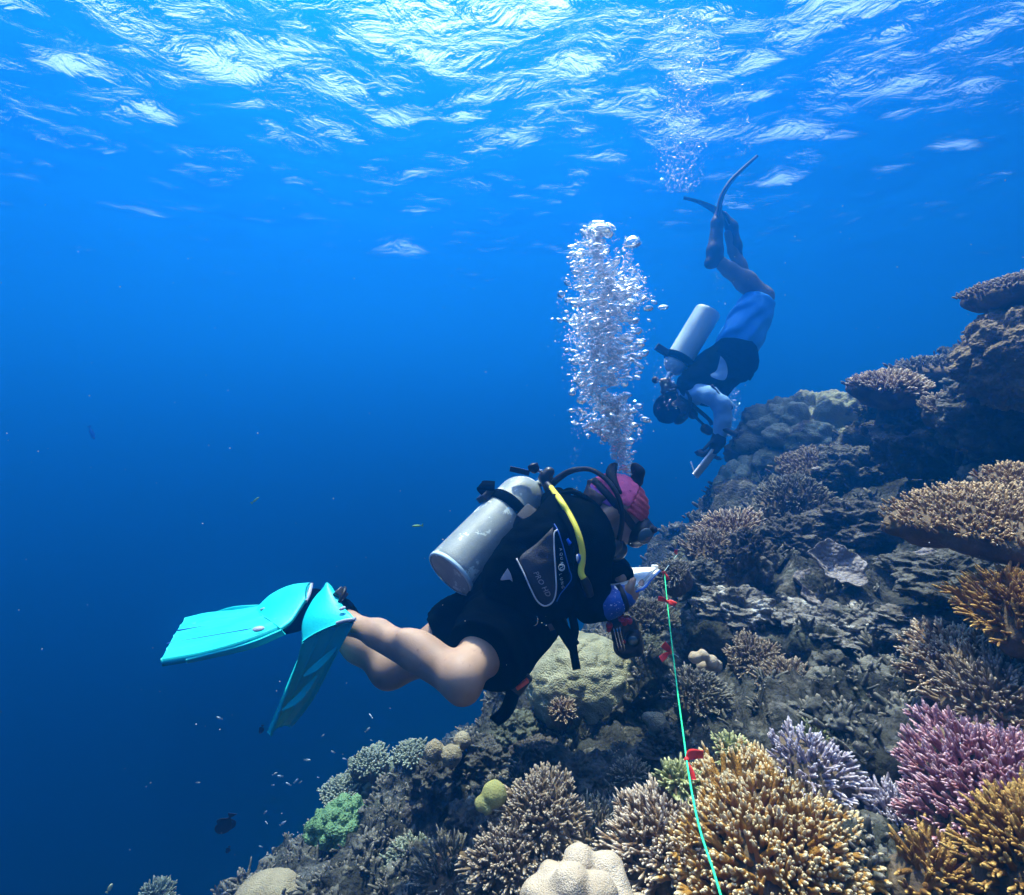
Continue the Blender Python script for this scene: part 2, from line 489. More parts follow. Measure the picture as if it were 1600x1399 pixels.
_cp += [np.array(p, float) for p in [  # round the back, the deep and the far right
 (-0.1,2.75,-2.0),(0.15,2.95,-2.0),(-.5,2.9,-2.4),(0.42,3.1,-1.75),(0.75,3.5,-1.7),(1.1,4.6,-1.6),(-2.2,1.6,-3.0),(-1.7,3.4,-3.4),(-0.6,3.6,-2.7),(0.3,4.2,-2.5),(1.0,5.0,-2.2),(1.9,5.4,-1.7),(2.8,5.2,-1.0),(3.2,4.2,-.3),(4.5,4.0,.3),(5.0,6.5,-.9),(2.5,8,-2.8),(0,7,-4.5),(-3,6,-6),(-4,2,-6),(-1.6,0.6,-2.9),(-0.4,0.4,-1.7),(0.4,0.35,-1.05),(0.9,0.3,-0.8),(1.6,0.2,-.3),(1.8,1.0,.1),(3.0,1.5,.9),(3.0,2.6,.8),(4.5,1.5,1.2),(4.5,0.2,1.2),(0.4,-0.5,-1.6),(1.6,-.6,-.6),(-1.6,-1,-3.4),(5,11,-4),(0,11,-8),(-6,8,-11),(-7,0,-11),(8,4,1.0),(8,-2,1.3),(9,9,-1.5)]]
_cp = np.array(_cp)
def _phi(r): return r          # biharmonic-like, keeps the fit tame
_n = len(_cp)
_K = np.linalg.norm(_cp[:, None, :2] - _cp[None, :, :2], axis=-1) + np.eye(_n) * 0.02
_A = np.block([[_K, np.column_stack([np.ones(_n), _cp[:, :2]])], [np.vstack([np.ones(_n), _cp[:, :2].T]), np.zeros((3, 3))]])
_w = np.linalg.solve(_A, np.concatenate([_cp[:, 2], np.zeros(3)]))
def reef_z(x, y):
    x = np.asarray(x, float); y = np.asarray(y, float)
    z = _w[_n] + _w[_n + 1] * x + _w[_n + 2] * y
    for k in range(_n): z = z + _w[k] * np.hypot(x - _cp[k, 0], y - _cp[k, 1])
    return z
DENTS = [(1140,1145,105,.40),(960,1185,80,.32),(1360,745,70,.4),(1450,715,60,.35),(1560,690,60,.3),(1400,850,70,.28),(1215,930,50,.22),(1590,1020,45,.2),(1455,1335,60,.3),(900,1245,60,.22),(700,1290,45,.22),(1400,930,60,.22),(1090,975,40,.18),(1240,1140,60,.2),(1270,800,50,.25),(1520,900,50,.2),(1040,1240,40,.15)]
def reef_hit(x, y, lo=0.45, hi=9.0):
    """distance at which the ray through photo pixel x, y meets the undisplaced reef"""
    d = np.geomspace(lo, hi, 900)
    p = d[:, None] * (P(x, y, 1.0))[None]
    under = p[:, 2] < reef_z(p[:, 0], p[:, 1])
    k = np.argmax(under)
    return d[k] if under.any() else None
DENTC = []
for _x, _y, _rr, _dp in DENTS:
    _d = reef_hit(_x, _y)
    if _d is not None:
        _c = P(_x, _y, _d); DENTC.append((_c, px(_rr, _d), _dp, norm(_c * np.array([1, 1, 0.2]))))
def reef_at(x, y):
    """displaced reef points for ground positions x, y"""
    e = 0.05
    z = reef_z(x, y)
    nx = -(reef_z(x + e, y) - z) / e; ny = -(reef_z(x, y + e) - z) / e
    N = norm(np.stack([nx, ny, np.ones_like(z)], -1))
    B = np.stack([x, y, z], -1)
    far = np.clip((np.hypot(x, y) - 5) / 6, 0, 1)
    D = 0.13 * perlin(B * 2.2) + 0.07 * ridged(B * 4.3 + 3, 2) - 0.03
    wl = worley(B * 8.5); D += 0.05 * (0.5 - wl)
    w2 = worley(B * 19 + 4.4); D += 0.026 * (0.5 - w2) * (0.5 + 0.9 * np.clip(perlin(B * 3.1 + 8) + 0.4, 0, 1))
    D += 0.014 * fbm(B * 40, 3)
    hole = np.clip(perlin(B * 3.0 + 21) - 0.22, 0, 1); D -= 0.30 * hole
    sh = np.stack([perlin(B * 7 + 31), perlin(B * 7 + 47), perlin(B * 7 + 59)], -1) * 0.03
    out = B + N * D[..., None] + sh
    for c_, r_, dp, di in DENTC:
        out = out + (dp * np.exp(-(((B - c_) / r_) ** 2).sum(-1)))[..., None] * di
    return out, N
def in_dent(V):
    m = np.zeros(len(V), bool)
    for c_, r_, dp, di in DENTC: m |= ((V - c_ - di * dp * 0.5) ** 2).sum(-1) < (0.95 * r_ + 0.5 * dp * 0.4) ** 2
    return m
def make_reef():
    nth, nr = 760, 560
    th = np.radians(np.linspace(-72, 82, nth)); r = np.geomspace(0.42, 14, nr)
    T, R = np.meshgrid(th, r, indexing='ij')
    x = (R * np.sin(T)).ravel(); y = (R * np.cos(T)).ravel()
    V, N = reef_at(x, y)
    F = grid_faces(nth, nr)
    m = bpy.data.materials.new("reef_rock"); m.use_nodes = True
    nt = m.node_tree; b = nt.nodes["Principled BSDF"]; L = nt.links.new
    b.inputs["Roughness"].default_value = 0.9; b.inputs["Specular IOR Level"].default_value = 0.15
    tc = nt.nodes.new("ShaderNodeTexCoord")
    def nz(scale, det, dist=0):
        n = nt.nodes.new("ShaderNodeTexNoise"); n.inputs["Scale"].default_value = scale; n.inputs["Detail"].default_value = det
        n.inputs["Distortion"].default_value = dist; n.inputs["Roughness"].default_value = 0.65
        L(tc.outputs["Object"], n.inputs["Vector"]); return n.outputs["Fac"]
    def ramp(src, stops):
        rp = nt.nodes.new("ShaderNodeValToRGB"); e = rp.color_ramp.elements
        while len(e) < len(stops): e.new(0.5)
        for k, (p_, c_) in enumerate(stops): e[k].position = p_; e[k].color = (*c_, 1)
        L(src, rp.inputs["Fac"]); return rp.outputs["Color"]
    c1 = ramp(nz(9, 8, 0.8), [(0.32, (0.018, 0.019, 0.017)), (0.48, (0.050, 0.052, 0.046)), (0.58, (0.10, 0.10, 0.09)), (0.70, (0.27, 0.27, 0.24))])
    c2 = ramp(nz(3.1, 5, 1.0), [(0.35, (0.55, 0.62, 0.50)), (0.5, (0.9, 0.9, 0.9)), (0.65, (1.0, 0.92, 0.82))])
    mx = nt.nodes.new("ShaderNodeMix"); mx.data_type = 'RGBA'; mx.blend_type = 'MULTIPLY'; mx.inputs["Factor"].default_value = 1
    L(c1, mx.inputs[6]); L(c2, mx.inputs[7]); L(mx.outputs[2], b.inputs["Base Color"])
    bp = nt.nodes.new("ShaderNodeBump"); bp.inputs["Distance"].default_value = 0.02; bp.inputs["Strength"].default_value = 0.9
    L(nz(70, 8), bp.inputs["Height"]); L(bp.outputs["Normal"], b.inputs["Normal"])
    vo = nt.nodes.new("ShaderNodeTexVoronoi"); vo.inputs["Scale"].default_value = 60; L(tc.outputs["Object"], vo.inputs["Vector"])
    b2 = nt.nodes.new("ShaderNodeBump"); b2.inputs["Distance"].default_value = 0.014; b2.inputs["Strength"].default_value = 0.9; b2.invert = True
    L(vo.outputs["Distance"], b2.inputs["Height"]); L(b2.outputs["Normal"], bp.inputs["Normal"])
    o = link("reef_slope", mesh_of("reef_slope", V, F), m)
    return tag(o, kind='structure')
reef = make_reef()
def make_seabed():
    s = 85
    g = np.linspace(-s, s, 60); X, Y = np.meshgrid(g, g + 30, indexing='ij')
    Z = -24 + 1.2 * perlin(np.stack([X * .08, Y * .08, X * 0], -1))
    m = mat("seabed_sand", (0.30, 0.27, 0.22), 0.95, (0.22, 0.2, 0.17), 3)
    F = grid_faces(60, 60)
    return tag(link("seabed", mesh_of("seabed", np.stack([X, Y, Z], -1).reshape(-1, 3), F), m), kind='structure')
make_seabed()
# ------------------------------------------------------------------ corals
def fingers(B, D, L, R, bend, sides=6, rings=6, blunt=0.48, wob=0.0, seed=0):
    """n tapered, rounded branchlets: bases B, directions D, lengths L, radii R, sideways bend vectors"""
    n = len(B); rg = np.random.default_rng(seed)
    D = norm(D)
    ref = np.where(np.abs(D[:, 2:3]) < 0.8, np.array([[0, 0, 1.0]]), np.array([[1.0, 0, 0]]))
    X = norm(np.cross(D, ref)); Y = np.cross(D, X)
    t = np.concatenate([np.linspace(0, 0.86, rings - 2), [0.95, 1.0]])
    prof = 1 - (1 - blunt) * t; prof[-2] *= 0.72; prof[-1] *= 0.28
    a = np.linspace(0, 2 * np.pi, sides, endpoint=False)
    C = B[:, None] + D[:, None] * (L[:, None] * t)[..., None] + bend[:, None] * (t ** 2)[None, :, None]
    rr = R[:, None] * prof[None] * (1 + wob * rg.normal(size=(n, rings)))
    V = C[:, :, None] + rr[..., None, None] * (np.cos(a)[None, None, :, None] * X[:, None, None] + np.sin(a)[None, None, :, None] * Y[:, None, None])
    T = np.broadcast_to(t[None, :, None], V.shape[:3])
    per = rings * sides
    f = grid_faces(rings, sides, False, True)[:, ::-1]
    capc = np.arange(sides)[::-1] + (rings - 1) * sides
    cap = np.array([[capc[0], capc[k], capc[k + 1]] for k in range(1, sides - 1)])
    off = (np.arange(n) * per)[:, None, None]
    return (V.reshape(-1, 3), [(f[None] + off).reshape(-1, 4)[:, ::-1], (cap[None] + off).reshape(-1, 3)[:, ::-1]], {"tip": T.reshape(-1)})
def colony_branches(R, n, L, r, dome, spread, seed, sub=2, jit=0.25, ell=1.0, sides=6, rings=6, subk=0.55, edge=1.0):
    """branchlets over a disc or dome of radius R; z is the growth axis"""
    rg = np.random.default_rng(seed)
    k = np.arange(n) + 0.5
    rho = np.sqrt(k / n) * (1 + 0.06 * rg.normal(size=n)); phi = k * 2.39996 + 0.25 * rg.normal(size=n)
    lobes = 1 + 0.10 * np.sin(3 * phi + seed) + 0.07 * np.sin(5 * phi + 2 * seed) + 0.05 * np.sin(9 * phi)
    rad = np.stack([np.cos(phi), np.sin(phi) * ell, 0 * phi], -1)
    B = rad * (R * rho * lobes)[:, None]
    B[:, 2] = dome * (1 - np.clip(rho, 0, 1.2) ** 2) + 0.03 * R * perlin(B * 6 / R * 0.5 + seed)
    D = rad * (spread * rho ** 1.3)[:, None] + np.array([0, 0, 1.0]) * (1 - 0.35 * rho * min(spread, 1))[:, None] + jit * rg.normal(size=(n, 3))
    D = norm(D)
    Ls = L * (0.75 + 0.5 * rg.random(n)) * (1 + (edge - 1) * rho)
    Rs = r * (0.8 + 0.4 * rg.random(n))
    parts = [fingers(B - D * Ls[:, None] * 0.25, D, Ls * 1.25, Rs, 0.18 * Ls[:, None] * (rad * 0.3 + 0.5 * rg.normal(size=(n, 3)) + [0, 0, 0.6]), sides, rings, seed=seed, wob=0.06)]
    for s in range(sub):
        t = 0.25 + 0.45 * rg.random(n)
        side = norm(np.cross(D, rg.normal(size=(n, 3))))
        parts.append(fingers(B + D * (Ls * t)[:, None], norm(D * 0.9 + side * 0.75), Ls * (1 - t) * subk * 1.5, Rs * 0.75, 0.25 * Ls[:, None] * (D - side) * 0.3, sides, max(rings - 1, 4), seed=seed + s, wob=0.05))
    return join(parts)
def plate_base(R, dome, seed, stalk=0.25, depth=0.35, ell=1.0, rim=0.03):
    """the plate the branchlets grow from, narrowing below to a stalk"""
    prof = [(0.02, dome), (0.35, dome * 0.88), (0.7, dome * 0.5), (0.93, dome * 0.12), (1.0, -rim * 0.5), (0.95, -rim * 1.4), (0.6, -rim * 2 - depth * 0.18), (stalk, -depth * 0.5), (stalk * 0.8, -depth * 0.8), (stalk * 1.05, -depth * 1.2)]
    nph = 56; ph = np.linspace(0, 2 * np.pi, nph, endpoint=False)
    lob = 1 + 0.10 * np.sin(3 * ph + seed) + 0.07 * np.sin(5 * ph + 2 * seed) + 0.05 * np.sin(9 * ph)
    V = []
    pr = spline(prof, 30)
    for q, z in pr:
        q = max(q, 0.01)
        w = lob if q > stalk * 1.3 else 1
        V.append(np.column_stack([np.cos(ph) * q * R * w, np.sin(ph) * q * R * w * ell, np.full(nph, z) + 0 * ph]))
    V = np.array(V).reshape(-1, 3)
    V = V + 0.05 * R * np.stack([perlin(V * 9 / R * 0.4 + seed + k * 7) for k in range(3)], -1)
    return (V, grid_faces(len(pr), nph, False, True)[:, ::-1])
def tr(VF, M, c, s=1.0):
    return (np.asarray(VF[0]) * s @ np.asarray(M).T + np.asarray(c, float), *VF[1:])
def lumpy(R, nl, width, amp, seed, nu=150, nv=90, noise=0.05, nfreq=5.0, fine=0.0):
    """rounded massive coral covered in lobes; R three radii"""
    rg = np.random.default_rng(seed)
    V, F = ball((0, 0, 0), 1.0, nu, nv)
    k = np.arange(nl) + 0.5
    zz = 1 - 1.6 * k / nl; ph = k * 2.39996 + 0.35 * rg.normal(size=nl)
    s = norm(np.stack([np.sqrt(np.maximum(1 - zz ** 2, 0)) * np.cos(ph), np.sqrt(np.maximum(1 - zz ** 2, 0)) * np.sin(ph), zz], -1) + 0.12 * rg.normal(size=(nl, 3)))
    w = width * (0.65 + 0.7 * rg.random(nl)); a = amp * (0.6 + 0.8 * rg.random(nl))
    ang = np.arccos(np.clip(V @ s.T, -1, 1))
    h = np.where(ang < w, a * np.sqrt(np.maximum(1 - (ang / w) ** 2, 0)), 0).max(1)
    r = 1 + h + noise * fbm(V * nfreq + seed, 3)
    if fine: r = r + fine * (0.5 - worley(V * 14 + seed))
    return (V * r[:, None] * np.array(R), F)
def knobby(R, seed, nu=170, nv=110, a=0.35):
    """eroded reef rock: a ball pushed about by noise, knobs and holes"""
    V, F = ball((0, 0, 0), 1.0, nu, nv)
    q = V * 1.3 + seed * 3.7
    r = 1 + a * 0.9 * perlin(q) + a * 0.5 * ridged(q * 2.1, 2) * 0.6 + 0.28 * a * (0.5 - worley(q * 2.6)) * 2 + 0.10 * a * fbm(q * 9, 3)
    r = r - a * 1.5 * np.clip(perlin(q * 1.9 + 40) - 0.15, 0, 1) - a * 0.9 * np.clip(perlin(q * 4.6 + 80) - 0.2, 0, 1) + 0.16 * a * (0.5 - worley(q * 6.5))
    W = V * r[:, None]
    W = W + 0.14 * a * np.stack([perlin(q * 3.5 + 11), perlin(q * 3.5 + 23), perlin(q * 3.5 + 37)], -1)
    return (W * np.array(R), F)
def cup(R, h, seed, nph=90, nr=26, wav=0.12, th=0.012, open_=2 * math.pi):
    """thin leafy plate coral, a wavy cup"""
    ph = np.linspace(0, 2 * np.pi, nph, endpoint=False); r = np.linspace(0.04, 1, nr)
    Rr, Ph = np.meshgrid(r, ph, indexing='ij')
    edge = 1 + 0.13 * np.sin(2 * Ph + seed) + 0.10 * np.sin(5 * Ph + seed * 2) + 0.05 * np.sin(11 * Ph + seed)
    z = h * Rr ** 1.7 * (1 + 0.4 * np.sin(Ph * 1 + seed)) + wav * R * Rr ** 2 * np.sin(6 * Ph + 2 * seed + 2 * Rr)
    X = R * Rr * edge * np.cos(Ph); Y = R * Rr * edge * np.sin(Ph)
    T = np.stack([X, Y, z + th * R * 4 * (1 - Rr) * 0 + 0.03 * R * perlin(np.stack([X, Y, z], -1) * 5 / R)], -1)
    Bm = T - np.array([0, 0, 1]) * (th + 0.08 * R * (1 - Rr[..., None]) ** 2)
    V = np.concatenate([T, Bm[::-1]]).reshape(-1, 3)
    return (V, grid_faces(2 * nr, nph, False, True))

M_ = {}
M_['gold'] = mat("golden_branch_coral", (0.27, 0.125, 0.017), 0.75, (0.41, 0.215, 0.042), 14, tip=(0.82, 0.70, 0.44), bump=0.5, bscale=260, tiplo=0.80)
M_['amber'] = mat("amber_branch_coral", (0.17, 0.080, 0.016), 0.75, (0.27, 0.14, 0.035), 12, tip=(0.58, 0.36, 0.10), bump=0.5, bscale=220, tiplo=0.72)
M_['cream'] = mat("cream_tipped_coral", (0.17, 0.10, 0.055), 0.75, (0.26, 0.165, 0.09), 14, tip=(0.74, 0.61, 0.46), bump=0.5, bscale=220, tiplo=0.62)
M_['purple'] = mat("purple_branch_coral", (0.30, 0.120, 0.150), 0.75, (0.40, 0.185, 0.215), 14, tip=(0.70, 0.48, 0.50), bump=0.5, bscale=220, tiplo=0.7)
M_['lilac'] = mat("lilac_branch_coral", (0.20, 0.16, 0.20), 0.75, (0.32, 0.27, 0.32), 14, tip=(0.68, 0.61, 0.65), bump=0.5, bscale=220, tiplo=0.66)
M_['tan'] = mat("tan_branch_coral", (0.13, 0.090, 0.058), 0.8, (0.20, 0.145, 0.09), 12, tip=(0.46, 0.38, 0.28), bump=0.4, bscale=200, tiplo=0.68)
M_['orange'] = mat("orange_brown_table_coral", (0.185, 0.110, 0.045), 0.75, (0.29, 0.180, 0.082), 12, tip=(0.74, 0.55, 0.32), bump=0.4, bscale=200, tiplo=0.72)
M_['grey'] = mat("grey_branch_coral", (0.075, 0.072, 0.056), 0.8, (0.14, 0.13, 0.10), 12, tip=(0.34, 0.31, 0.25), bump=0.4, bscale=200, tiplo=0.68)
M_['moss'] = mat("moss_green_coral", (0.13, 0.15, 0.05), 0.8, (0.22, 0.24, 0.09), 12, tip=(0.48, 0.48, 0.24), bump=0.4, bscale=200, tiplo=0.5)
M_['base'] = mat("coral_base", (0.060, 0.042, 0.028), 0.9, (0.14, 0.10, 0.06), 16, bump=0.7, bscale=90)
M_['porites'] = mat("olive_massive_coral", (0.20, 0.205, 0.13), 0.85, (0.34, 0.34, 0.23), 7, bump=0.5, bscale=120, polyp=(90, 0.5), spots=((0.09, 0.075, 0.05), 5.0, 0.58, 0.06))
M_['brain'] = mat("pale_green_massive_coral", (0.22, 0.215, 0.13), 0.85, (0.36, 0.345, 0.22), 11, bump=0.5, bscale=150, polyp=(190, 0.5), spots=((0.16, 0.14, 0.09), 9.0, 0.60, 0.05))
M_['beige'] = mat("beige_smooth_coral", (0.36, 0.28, 0.19), 0.8, (0.50, 0.41, 0.31), 9, bump=0.25, bscale=300, polyp=(420, 0.35), spots=((0.30, 0.22, 0.15), 22.0, 0.60, 0.08))
M_['yellow'] = mat("yellow_green_round_coral", (0.20, 0.20, 0.065), 0.85, (0.31, 0.30, 0.12), 16, bump=0.4, bscale=300)
M_['ball'] = mat("pale_olive_round_coral", (0.24, 0.20, 0.13), 0.85, (0.36, 0.31, 0.21), 12, bump=0.4, bscale=200, polyp=(220, 0.5), spots=((0.10, 0.08, 0.06), 14.0, 0.60, 0.06))
M_['soft'] = mat("green_soft_coral", (0.09, 0.19, 0.085), 0.8, (0.16, 0.29, 0.14), 9, bump=0.4, bscale=150, polyp=(150, 0.6))
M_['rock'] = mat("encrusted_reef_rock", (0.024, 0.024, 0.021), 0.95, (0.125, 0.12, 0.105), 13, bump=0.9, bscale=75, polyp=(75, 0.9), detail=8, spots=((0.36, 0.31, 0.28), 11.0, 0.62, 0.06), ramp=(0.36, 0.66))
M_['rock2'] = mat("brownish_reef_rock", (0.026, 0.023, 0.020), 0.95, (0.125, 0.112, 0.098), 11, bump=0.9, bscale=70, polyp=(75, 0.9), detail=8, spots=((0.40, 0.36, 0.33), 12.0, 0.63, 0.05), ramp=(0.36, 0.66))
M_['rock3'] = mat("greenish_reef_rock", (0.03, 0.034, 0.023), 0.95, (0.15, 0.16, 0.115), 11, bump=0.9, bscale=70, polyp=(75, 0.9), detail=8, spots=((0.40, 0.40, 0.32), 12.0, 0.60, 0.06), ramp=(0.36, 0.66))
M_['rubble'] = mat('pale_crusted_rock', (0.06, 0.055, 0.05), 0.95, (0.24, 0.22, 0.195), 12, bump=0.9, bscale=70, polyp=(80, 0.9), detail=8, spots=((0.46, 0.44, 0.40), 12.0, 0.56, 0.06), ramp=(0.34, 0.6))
M_['brown'] = mat('brown_massive_coral', (0.095, 0.070, 0.045), 0.9, (0.21, 0.16, 0.10), 9, bump=0.7, bscale=90, polyp=(90, 0.9), spots=((0.30, 0.25, 0.17), 12.0, 0.60, 0.06))
M_['leaf'] = mat("grey_mauve_plate_coral", (0.16, 0.14, 0.14), 0.85, (0.26, 0.23, 0.23), 10, bump=0.5, bscale=130, polyp=(75, 0.9), spots=((0.34, 0.31, 0.30), 9.0, 0.6, 0.05))
M_['teal'] = mat("pale_teal_coral", (0.09, 0.115, 0.085), 0.85, (0.19, 0.225, 0.165), 12, bump=0.5, bscale=140, tip=(0.40, 0.43, 0.33), tiplo=0.68)

def axis(tx, ty):
    """a growth axis leaning tx to the right and ty towards the viewer"""
    return norm([tx, -ty, 1.0])
def branching(name, label, x, y, d, rpx, m, n, L, r, dome=0.25, spread=0.8, lean=(0, 0), seed=1, ell=1.0, sub=2, depth=0.6, stalk=0.3, cat='coral', edge=1.0, jit=0.25, rings=6, sides=6, rim=0.03):
    R = px(rpx, d); c = P(x, y, d)
    if m != 'gold': L *= 0.72; n = int(n * 1.55); r *= 0.85
    t = thing(name, label, cat, c)
    Mx = basis(axis(*lean), [1, 0, 0])
    obj('branches', tr(colony_branches(R, n, L, r, dome * R, spread, seed, sub, jit, ell, sides, rings, edge=edge), Mx, c), M_[m], t)
    obj('plate', tr(plate_base(R * 0.97, dome * R * 0.9, seed, stalk, depth * R, ell, rim), Mx, c), M_['base'], t)
    return t
def massive(name, label, x, y, d, rx, m, R=(1, 1, 0.8), nl=60, width=0.3, amp=0.12, seed=1, cat='coral', noise=0.05, fine=0.0, lean=(0, 0), nu=150, nv=90):
    s = px(rx, d); c = P(x, y, d)
    VF = tr(lumpy(np.array(R) * s, nl, width, amp, seed, nu, nv, noise, fine=fine), basis(axis(*lean), [1, 0, 0]), c)
    o = obj(name, (VF[0] - c, VF[1]), M_[m]); o.location = c
    return tag(o, label, cat)
def rock(label, x, y, d, rx, m='rock', R=(1, 1, 0.8), seed=1, a=0.35, name='reef_rock', cat='rock'):
    s = px(rx, d); c = P(x, y, d)
    VF = knobby(np.array(R) * s, seed, a=a)
    o = obj(name, VF, M_[m]); o.location = c
    return tag(o, label, cat)
def leafy(label, x, y, d, rx, h, lean, seed, m='leaf', wav=0.12, name='plate_coral'):
    R = px(rx, d); c = P(x, y, d)
    VF = tr(cup(R, h * R, seed, wav=wav), basis(axis(*lean), [1, 0, 0]), (0, 0, 0))
    o = obj(name, VF, M_[m]); o.location = c
    return tag(o, label, 'coral')
def lobes(name, label, m, balls, k, cat='coral', h=0.004, disp=None):
    """smooth lobed coral from (x, y, d, radius in photo pixels)"""
    S = SDF()
    for x, y, d, r in balls: S.ell(P(x, y, d), px(r, d), k=k)
    V, F = relax(S.mesh(h, disp=disp), 1)
    c = V.mean(0)
    o = obj(name, (V - c, F), M_[m]); o.location = c
    return tag(o, label, cat)

# --- foreground
branching('branching_coral', 'large golden staghorn coral with pale finger tips at the foot of the green line', 1222, 1362, 0.92, 170, 'gold', 860, 0.032, 0.0060, 0.50, 1.35, (0.02, 0.30), 3, sub=3, rings=7, sides=7, jit=0.2, edge=1.25, ell=0.95)
branching('branching_coral', 'brown coral with whitish finger tips left of the green line', 1045, 1325, 0.98, 84, 'cream', 190, 0.038, 0.0052, 0.6, 1.25, (-0.25, 0.25), 5, sub=3, rings=7, edge=1.2)
branching('branching_coral', 'purple-pink finger coral filling the right edge, tips all leaning left', 1570, 1262, 0.86, 132, 'purple', 420, 0.040, 0.0050, 0.55, 0.8, (-0.45, 0.35), 9, sub=2, rings=7)
branching('branching_coral', 'yellowish finger coral in the lower right corner under the purple coral', 1625, 1345, 0.70, 82, 'amber', 170, 0.042, 0.0055, 0.5, 1.0, (-0.30, 0.40), 11, sub=2, rings=7)
branching('branching_coral', 'whitish-lilac finger coral between the golden staghorn and the purple coral', 1410, 1290, 0.96, 66, 'lilac', 150, 0.040, 0.0052, 0.45, 1.1, (-0.1, 0.35), 13, sub=2, ell=0.8)
branching('branching_coral', 'small lilac coral tucked behind the top of the golden staghorn', 1270, 1205, 1.02, 62, 'lilac', 90, 0.032, 0.0048, 0.45, 1.0, (0.05, 0.3), 15, sub=2)
branching('branching_coral', 'brown-gold fingers in the dark gap right of the golden staghorn', 1470, 1385, 0.80, 60, 'amber', 70, 0.045, 0.0058, 0.5, 1.2, (0.3, 0.5), 17, sub=2)
branching('branching_coral', 'small moss green coral tuft touching the green line above the whitish fingers', 1058, 1222, 1.03, 24, 'moss', 42, 0.028, 0.0052, 0.6, 1.2, (0, 0.3), 19, sub=1)
branching('branching_coral', 'small olive tuft right of the lowest red ribbon', 1145, 1182, 1.10, 26, 'moss', 44, 0.028, 0.0055, 0.6, 1.2, (0, 0.3), 21, sub=1)
branching('branching_coral', 'olive fingered tuft above the small lilac coral', 1278, 1163, 1.14, 28, 'moss', 44, 0.028, 0.005, 0.6, 1.2, (0, 0.3), 22, sub=1)
branching('branching_coral', 'taupe bushy coral with pale tips behind the beige lobed coral', 846, 1288, 1.08, 72, 'tan', 240, 0.026, 0.0050, 0.7, 1.1, (-0.15, 0.4), 23, sub=2, depth=0.8)
branching('branching_coral', 'lower half of taupe bushy coral left of the beige lobes', 800, 1352, 1.03, 64, 'tan', 180, 0.026, 0.0050, 0.7, 1.1, (-0.2, 0.45), 24, sub=2, depth=0.8)
branching('branching_coral', 'thin grey twiggy coral at the bottom edge left of the taupe bushes', 700, 1370, 1.22, 45, 'grey', 46, 0.055, 0.0045, 0.5, 1.0, (-0.1, 0.3), 25, sub=3)
branching('branching_coral', 'grey fingered coral between beige lobes and whitish fingers', 935, 1310, 1.13, 55, 'grey', 110, 0.03, 0.0044, 0.5, 1.1, (0.1, 0.35), 26, sub=2)
lobes('lobed_coral', 'smooth beige lobed coral at the bottom centre edge', 'beige',
      [(905, 1352, .86, 27), (948, 1362, .86, 28), (862, 1375, .84, 25), (893, 1385, .80, 30), (935, 1398, .80, 30), (965, 1385, .84, 20), (840, 1400, .82, 26), (915, 1372, .88, 32), (870, 1418, .80, 36), (960, 1430, .82, 40), (1000, 1440, .86, 36), (900, 1450, .85, 70)], 0.012,
      disp=lambda p: 0.0025 * perlin(p * 60) + 0.002 * perlin(p * 25))
lobes('round_coral', 'yellow-green round coral pair beside the taupe bushy coral', 'yellow', [(772, 1242, 1.10, 20), (753, 1256, 1.09, 12), (762, 1266, 1.08, 7), (776, 1260, 1.14, 22)], 0.006, disp=lambda p: 0.002 * perlin(p * 120))
lobes('round_coral', 'three pale brown round heads on the ledge under the knees of the near diver', 'ball', [(722, 1157, 1.75, 13), (705, 1181, 1.70, 16), (679, 1174, 1.71, 16), (705, 1206, 1.80, 24)], 0.0035, disp=lambda p: 0.004 * perlin(p * 60) + 0.002 * perlin(p * 150))
# --- right side
branching('table_coral', 'broad orange-brown table coral jutting in from the right edge', 1565, 800, 1.15, 142, 'orange', 700, 0.020, 0.0044, 0.10, 0.8, (-0.14, 0.20), 31, sub=1, ell=0.8, depth=0.35)
branching('table_coral', 'smaller orange-tan plate of fingers on top of the broad table coral', 1615, 752, 1.25, 62, 'orange', 150, 0.022, 0.0045, 0.15, 0.8, (-0.1, 0.25), 32, sub=1)
branching('branching_coral', 'dark amber coral with long fingers at the right edge', 1605, 955, 1.0, 72, 'amber', 150, 0.050, 0.0052, 0.5, 0.8, (-0.5, 0.25), 33, sub=2)
branching('branching_coral', 'wide pale brown finger thicket left of the dark amber coral base', 1505, 1040, 1.12, 82, 'cream', 190, 0.036, 0.005, 0.35, 1.0, (-0.3, 0.4), 34, sub=2, ell=0.8)
branching('branching_coral', 'brown finger thicket between the pale thicket and the purple coral', 1560, 1095, 0.98, 75, 'tan', 140, 0.038, 0.005, 0.35, 1.0, (-0.3, 0.4), 35, sub=2)
branching('branching_coral', 'greyish-white finger coral right of the lone round boulder coral', 1405, 1110, 1.22, 55, 'tan', 110, 0.030, 0.0048, 0.35, 1.0, (-0.2, 0.4), 36, sub=2)
massive('round_coral', 'lone round olive boulder coral in the middle of the lower right slope', 1328, 1118, 1.28, 27, 'ball', (1, 1, 0.9), 16, 0.5, 0.07, 37, noise=0.06)
leafy('grey ear-shaped plate coral opening towards the viewer in the dark slope', 1303, 884, 1.86, 36, 0.55, (-0.15, 1.5), 41)
leafy('mauve-grey plate coral lying under the ear-shaped plate', 1285, 932, 1.85, 42, 0.35, (-0.1, 0.6), 42)
leafy('thin grey ledge coral sticking out above the pale rubble', 1465, 892, 1.66, 38, 0.25, (-0.2, 0.35), 43)
branching('table_coral', 'small cream table coral on a dark stalk against blue water', 1392, 603, 2.25, 47, 'cream', 260, 0.042, 0.0085, 0.30, 1.0, (-0.05, 0.25), 44, sub=1, ell=0.9, depth=1.3, stalk=0.32)
branching('table_coral', 'grey-green table coral behind the small cream table coral', 1385, 600, 2.75, 48, 'grey', 150, 0.035, 0.008, 0.2, 0.9, (-0.1, 0.1), 45, sub=1, depth=0.9)
